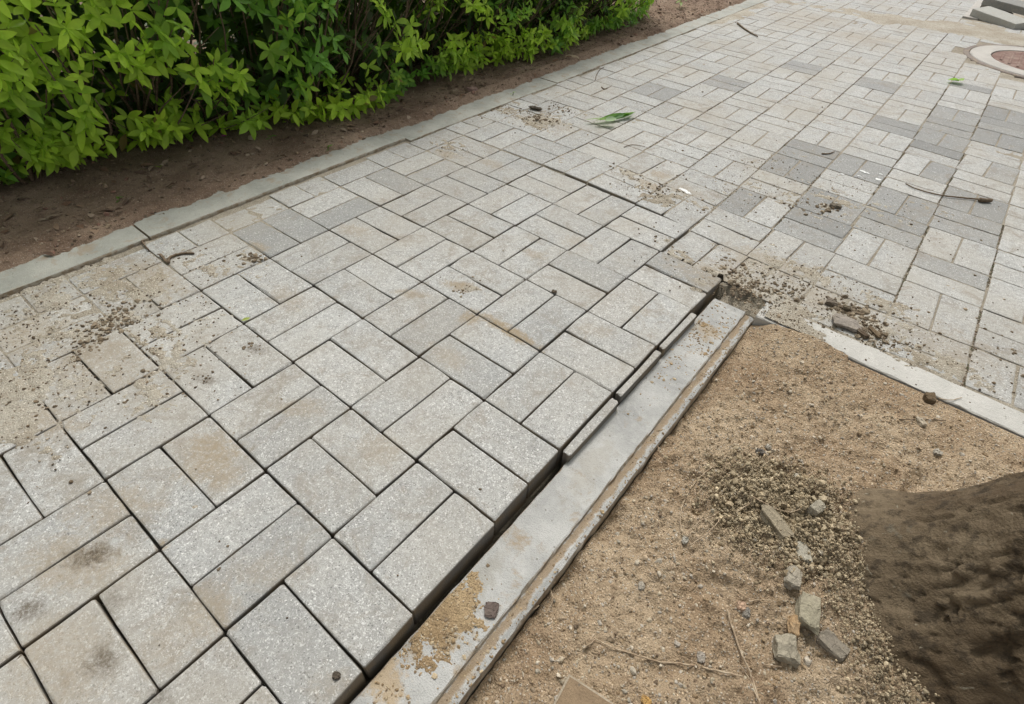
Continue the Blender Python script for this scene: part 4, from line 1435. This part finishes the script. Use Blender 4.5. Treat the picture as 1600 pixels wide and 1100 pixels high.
def seedling(u, v, n, h, L, label, col=(.16, .34, .04), z=.012, seed=0):
    rs = random.Random(seed)
    p = unproj(u, v, z)
    e = empty("seedling", (p[0], p[1], z))
    thing(e, label, "seedling")
    link("stem", tube("stem", [(0, 0, -.01), (.002, .001, h * .5), (.004, -.002, h)], .0015, .001, M_TWIG, 5), e)
    for k in range(n):
        a = k * 6.283 / n + rs.uniform(-.3, .3)
        el = rs.uniform(-.1, .5)
        ld = Vector((math.cos(a) * math.cos(el), math.sin(a) * math.cos(el), math.sin(el)))
        s = Vector((0, 0, 1)).cross(ld).normalized(); nn = ld.cross(s)
        o = link("leaf", leaf_meshes[k % 4], e)
        sz = L / .05 * rs.uniform(.8, 1.1)
        o.matrix_local = Matrix.Translation(Vector((.004, -.002, h - .004 * k))) @ Matrix((ld, s, nn)).transposed().to_4x4() @ Matrix.Diagonal((sz, sz, sz, 1))
        o.color = (*[c * rs.uniform(.8, 1.2) for c in col], 1)


seedling(514, 234, 5, .018, .022, "small bright green seedling in bare soil just outside the edging", seed=1)
seedling(187, 312, 4, .012, .016, "tiny seedling near the left end of the edging", (.10, .24, .04), seed=2)
seedling(985, 55, 6, .07, .05, "leafy seedling on the bare soil past the end of the hedge", (.08, .19, .04), seed=3)
seedling(1062, 10, 6, .05, .05, "yellow-green weed at the far end of the bare bed", (.22, .36, .06), seed=4)
seedling(425, 220, 4, .022, .022, "little green sprout between hedge and edging", (.10, .22, .05), seed=5)
seedling(801, 148, 3, .012, .018, "tiny weed growing in the joint beside the edging", (.15, .33, .05), z=.006, seed=6)
seedling(120, 262, 4, .02, .03, "yellowish sprout under the left part of the hedge", (.26, .38, .05), seed=7)
seedling(252, 262, 3, .01, .02, "lime green shoot lying low in front of the hedge", (.28, .42, .05), seed=8)
seedling(20, 292, 7, .05, .030, "low clump of weeds in the soil at the left edge", (.08, .20, .03), seed=9)

# pink petal under the hedge and the purple flower farther on
M_PET, nt_, b_, o_ = new_mat("pink_petal"); b_.inputs["Base Color"].default_value = (.35, .06, .22, 1)
for (u, v, s, lab) in ((345, 214, .45, "single magenta petal on the dark soil under the hedge"), (978, 24, .8, "purple flower scrap on the soil past the hedge")):
    p = unproj(u, v, .02)
    v_, f4, f3 = LV[1]
    o = link("petal", mesh_np("petal", v_ * s, [f4, f3], M_PET, True)); o.location = (p[0], p[1], .022); o.rotation_euler = (.2, -.2, 1.2)
    thing(o, lab, "petal")

# ------------------------------------------------------------------ fallen green leaves on the path
def fallen(name, leaves_px, label, cat, col, width):
    base = unproj(*leaves_px[0][0], .004)
    e = empty(name, (base[0], base[1], .002))
    thing(e, label, cat)
    for k, (a, b, wd, c) in enumerate(leaves_px):
        A = unproj(*a, .010); B = unproj(*b, .010)
        L = float(np.linalg.norm(B - A))
        v, f4, f3 = leaf_verts(L, wd, .35, .06)
        ld = Vector((B - A)).normalized()
        s = Vector((0, 0, 1)).cross(ld).normalized(); nn = ld.cross(s)
        me = mesh_np("leaf", v, [f4, f3], M_LEAF, True)
        o = link("leaf", me, e)
        o.matrix_local = Matrix.Translation(Vector(A) - e.location + Vector((0, 0, .004 + .003 * k))) @ Matrix((ld, s, nn)).transposed().to_4x4() @ Matrix.Rotation(.4 * (-1) ** k, 4, 'X')
        o.color = (*c, 1)
    return e


fallen("leaf_sprig", [((950, 190), (991, 176), .026, (.05, .13, .02)), ((985, 181), (936, 188), .030, (.07, .19, .03)), ((960, 188), (913, 189), .018, (.42, .52, .36)), ((972, 184), (992, 179), .022, (.06, .15, .03)),
                      ((958, 192), (928, 193), .022, (.04, .10, .02)), ((962, 192), (944, 195), .03, (.40, .52, .32))],
       "fallen sprig of dark and pale green leaves lying on the paving", "leaf sprig", None, 0)
fallen("fallen_leaf", [((1498, 128), (1480, 125), .05, (.35, .6, .16)), ((1488, 128), (1504, 127), .05, (.5, .65, .3))],
       "small fresh light green leaf on the far grey pavers", "leaf", None, 0)
fallen("fallen_leaf", [((378, 503), (392, 498), .008, (.42, .46, .10))],
       "tiny yellow-green leaf stuck in a joint of the raised pavers", "leaf", None, 0)
fallen("fallen_leaf", [((738, 78), (745, 70), .02, (.2, .12, .07))], "curled brown leaf in the hedge foot", "leaf", None, 0) if False else None

# white droppings on the paving
M_WH, nt_, b_, o_ = new_mat("white_dropping"); b_.inputs["Base Color"].default_value = (.82, .82, .80, 1)
def blob(pxs, r, label):
    V = []; Fs = []
    base = unproj(*pxs[0], .002)
    for (u, v, s) in [(a, b, random.uniform(.7, 1.3)) for a, b in pxs]:
        c = unproj(u, v, .002) - base
        o0 = len(V)
        ring = 9
        for q in range(ring):
            a = 6.283 * q / ring
            rr = r * s * random.uniform(.7, 1.25)
            V.append((c[0] + math.cos(a) * rr * 1.6, c[1] + math.sin(a) * rr, -.0005))
        V.append((c[0], c[1], .0022))
        for q in range(ring):
            Fs.append((o0 + q, o0 + (q + 1) % ring, o0 + ring))
    me = bpy.data.meshes.new("dropping"); me.from_pydata(V, [], Fs); me.materials.append(M_WH)
    o = link("dropping", me); o.location = (base[0], base[1], .0025)
    thing(o, label, "dropping")
blob([(1347, 267), (1354, 270), (1343, 275), (1372, 280), (1376, 272)], .006, "scattered white bird droppings on a grey paver mid path")
blob([(1316, 272)], .008, "single white dropping on the joint left of the scattered ones")
blob([(1069, 297), (1075, 301), (1064, 295)], .008, "chalky white dropping on the paving near the raised part")

# ------------------------------------------------------------------ the tree
def trunk():
    base = empty("tree", (TB[0], TB[1], -.03))
    thing(base, "thick mud-coated brown tree trunk flaring at its foot in the soil pit", "tree")
    nr, na = 110, 260
    V = []
    hs_ = np.concatenate([np.linspace(-.06, .9, 160), np.linspace(.93, 2.6, 30)])
    ths = np.linspace(0, 2 * np.pi, na, endpoint=False)
    for h in hs_:
        r = (.182 - .020 * h) + .080 * math.exp(-max(h, -.03) / .08)
        cx = .30 * h - .03 * h * h; cy = .0 * h
        r = r + .065 * np.exp(-((ths - 3.05) / .36) ** 2) * math.exp(-max(h, -.02) / .06) + .040 * np.exp(-((ths - 4.4) / .45) ** 2) * math.exp(-max(h, 0) / .15)
        r = r - .050 * np.exp(-((ths - 2.15) / .5) ** 2) * math.exp(-max(h, 0) / .35)
        lob = 1 + (.05 * math.exp(-h / .20)) * np.cos(ths * 4 + .6) + .02 * np.cos(ths * 5 + 1.0 + h)
        nx = np.cos(ths); ny = np.sin(ths)
        bark = (fbm(ths * 2.6 + 7 + .8 * h, ths * 0 + h * 5.0, 121, 4) - .5) * .024 * (1 - sstep(5.6, 6.28, ths))
        fine = (fbm(ths * 11 + 3, ths * 0 + h * 34, 127, 4, .65) - .5) * .011 * (1 - sstep(5.9, 6.28, ths))
        pl = fbm(ths * 7 + 31, ths * 0 + h * 26, 133, 3)
        chunk = sstep(.35, .75, np.abs(ths - 4.1) < .9) * 0 + np.exp(-((ths - 4.15) / .45) ** 2)
        plates = np.where(pl > .50, .009, -.006) * math.exp(-((h - .22) / .25) ** 2) * chunk
        crk = np.abs(fbm(ths * 7 + 1.5 * fbm(ths * 5, ths * 0 + h * 9, 139, 2), ths * 0 + h * 6.0, 137, 2) - .5)
        crack = -.007 * np.exp(-(crk / .022) ** 2) * (1 - sstep(5.9, 6.28, ths))
        rr = r * lob + bark + fine + plates + crack
        V.append(np.stack([cx + nx * rr, cy + ny * rr, np.full(na, h)], 1))
    V = np.concatenate(V)
    nr = len(hs_)
    i, j = np.meshgrid(np.arange(na), np.arange(nr - 1))
    a = (j * na + i).ravel(); b = (j * na + (i + 1) % na).ravel()
    Fq = np.stack([a, b, b + na, a + na], 1)
    m, nt, bs, out = new_mat("bark")
    g = G(nt)
    n1 = g.noise(6, 6, .65); n2 = g.noise(38, 6, .7); n3 = g.noise(200, 3, .6)
    c = g.mix(g.rng(n1, .38, .62), (.095, .066, .038), (.175, .133, .084))
    c = g.mix(g.rng(n2, .50, .62, 0, .75), c, (.040, .030, .019))
    c = g.mix(g.rng(g.noise(13, 5, .7), .60, .72, 0, .6), c, (.19, .18, .14))
    gp = g.rng(g.noise(55, 3, .5, dist=1.0), .70, .74)
    c = g.mix(g.math('MULTIPLY', gp, .7), c, (.30, .27, .20))
    g.L(c, bs.inputs["Base Color"])
    h = g.math('ADD', g.math('MULTIPLY', n2, 1.5), g.math('MULTIPLY', n3, .6))
    g.L(g.bump(h, .9, .005), bs.inputs["Normal"])
    bs.inputs["Roughness"].default_value = .9
    link("trunk", mesh_np("trunk", V, Fq, m, True), base)
    # crown, high above the picture: limbs and leaves
    limbs = []
    for k in range(7):
        a = k * .9
        top = Vector((.58 + math.cos(a) * 1.1, .05 + math.sin(a) * 1.1, 3.6 + .3 * math.sin(k * 2.0)))
        limbs.append(top)
        link("limb", tube("limb", [(.57, .05, 2.45), (.57 + math.cos(a) * .5, .05 + math.sin(a) * .5, 3.0), tuple(top)], .08, .03, m, 8), base)
    vv, ff, tt = [], [], []
    o2 = 0
    v, f4, f3 = LV[0]
    f = np.concatenate([f3, f4[:, :3], f4[:, [0, 2, 3]]])
    for k in range(2600):
        t = limbs[k % 7]
        p = np.array(t) + RNG.normal(0, .42, 3)
        q = RNG.normal(0, 1, 3); q /= np.linalg.norm(q)
        u = np.cross(q, [0.3, .2, 1]); u /= np.linalg.norm(u); w = np.cross(u, q)
        vv.append((v * 2.0) @ np.stack([q, u, w], 0) + p); ff.append(f + o2); o2 += len(v)
        tt.append(np.tile([.07, .16, .03, 1], (len(v), 1)))
    link("crown", mesh_np("crown", np.concatenate(vv), np.concatenate(ff), M_LEAF_M, True, np.concatenate(tt)), base, kind="stuff")


trunk()

# ------------------------------------------------------------------ second tree pit far along the path
M_PITK2 = concrete_material("far_kerb_concrete", (.48, .455, .41), (.39, .37, .335), (.42, .35, .25), .60, sidey=False)
me = prism("kerb_stone", [(-.055, -.10), (-.055, -.003), (-.052, 0), (.052, 0), (.055, -.003), (.055, -.10)][::-1], 0, 3.4, M_PITK2, 12, .001, 77)
o = link("kerb_stone", me)
o.location = (.455, 6.19, .006)
thing(o, "pale kerb stone bordering the farthest tree pit", "kerb stone")
V, Fq = grid(np.arange(.51, 3.2, .02), np.arange(6.10, 9.6, .02), lambda X, Y: -.02 + (fbm(X * 6, Y * 6, 141, 5, .6) - .5) * .05 + .015 * sstep(6.3, 6.12, Y))
link("far_pit_soil", mesh_np("far_pit_soil", V, Fq, M_FILM), kind="structure")


def slab(u, v, L, W, T, ang, z, tilt, label, col):
    me = brick_mesh("concrete_slab", L, W, T, int(u), M_STONE, .003, .004)[0]
    o = link("concrete_slab", me)
    p = unproj(u, v, z)
    o.location = (p[0], p[1], z)
    o.rotation_euler = (tilt, .05, ang)
    o.color = (*col, 1)
    thing(o, label, "concrete slab")


slab(1566, 23, .40, .16, .05, -.62, .055, .10, "pale broken slab lying nearest in the far tree pit", (.46, .46, .42))
slab(1590, 4, .42, .20, .05, -.3, .085, .05, "grey broken slab behind the pale one in the far tree pit", (.30, .30, .28))
slab(1560, 12, .25, .12, .05, -.9, .03, -.1, "darkest slab piece wedged between the two far slabs", (.16, .15, .13))

# ------------------------------------------------------------------ manhole cover at the right edge
def ring_mesh(name, r0, r1, z0, z1, mat, seg=72, wob=0):
    V = []; Fs = []
    for q in range(seg):
        a = 2 * math.pi * q / seg
        ca, sa = math.cos(a), math.sin(a)
        w = 1 + random.uniform(-wob, wob)
        for (r, z) in ((r0, z0), (r0 + .002, z1), (r1 * w - .004, z1), (r1 * w, z1 - .004), (r1 * w, z0)):
            V.append((ca * r, sa * r, z))
    for q in range(seg):
        q2 = (q + 1) % seg
        for k in range(4):
            Fs.append((q * 5 + k, q * 5 + k + 1, q2 * 5 + k + 1, q2 * 5 + k))
    me = bpy.data.meshes.new(name); me.from_pydata(V, [], Fs); me.materials.append(mat)
    return me


mh = empty("manhole", (LID[0], LID[1], 0))
thing(mh, "round manhole with reddish lid and pale concrete ring at the right edge", "manhole cover")
link("outer_ring", ring_mesh("outer_ring", .425, .460, -.05, .003, concrete_material("ring_dark", (.24, .20, .17), (.17, .14, .12), (.3, .24, .17), .5, sidey=False), wob=.006), mh)
link("ring", ring_mesh("ring", .305, .422, -.05, .006, M_PITK2), mh)
m_, nt_, b_, o_ = new_mat("lid_red")
g_ = G(nt_)
g_.L(g_.mix(g_.rng(g_.noise(14, 5, .7), .4, .65), (.17, .095, .075), (.27, .20, .16)), b_.inputs["Base Color"])
V = [(0, 0, .004)]; Fs = []
seg = 64
for (r, z) in ((.06, .004), (.28, .004), (.296, .004), (.300, 0), (.300, -.04)):
    for q in range(seg):
        a = 2 * math.pi * q / seg
        V.append((r * math.cos(a), r * math.sin(a), z))
for q in range(seg):
    q2 = (q + 1) % seg
    Fs.append((0, 1 + q, 1 + q2))
    for k in range(4):
        Fs.append((1 + k * seg + q, 1 + (k + 1) * seg + q, 1 + (k + 1) * seg + q2, 1 + k * seg + q2))
me = bpy.data.meshes.new("lid"); me.from_pydata(V, [], Fs); me.materials.append(m_)
lid = link("lid", me, mh)
# raised ribs on the lid
V = []; Fs = []
for k in range(-5, 6):
    x = k * .048
    hl = math.sqrt(max(.27 ** 2 - x * x, 0))
    o0 = len(V)
    for (dx, z) in ((-.008, .0035), (-.006, .008), (.006, .008), (.008, .0035)):
        V += [(x + dx, -hl, z), (x + dx, hl, z)]
    for q in range(3):
        Fs.append((o0 + q * 2, o0 + q * 2 + 1, o0 + q * 2 + 3, o0 + q * 2 + 2))
me = bpy.data.meshes.new("ribs"); me.from_pydata(V, [], Fs); me.materials.append(m_)
link("ribs", me, lid, kind="stuff")

# ------------------------------------------------------------------ the ground, out to the horizon
me = bpy.data.meshes.new("ground")
me.from_pydata([(-200, -200, -.16), (200, -200, -.16), (200, 200, -.16), (-200, 200, -.16)], [], [(0, 1, 2, 3)])
me.materials.append(M_GROUND)
link("ground", me, kind="structure")
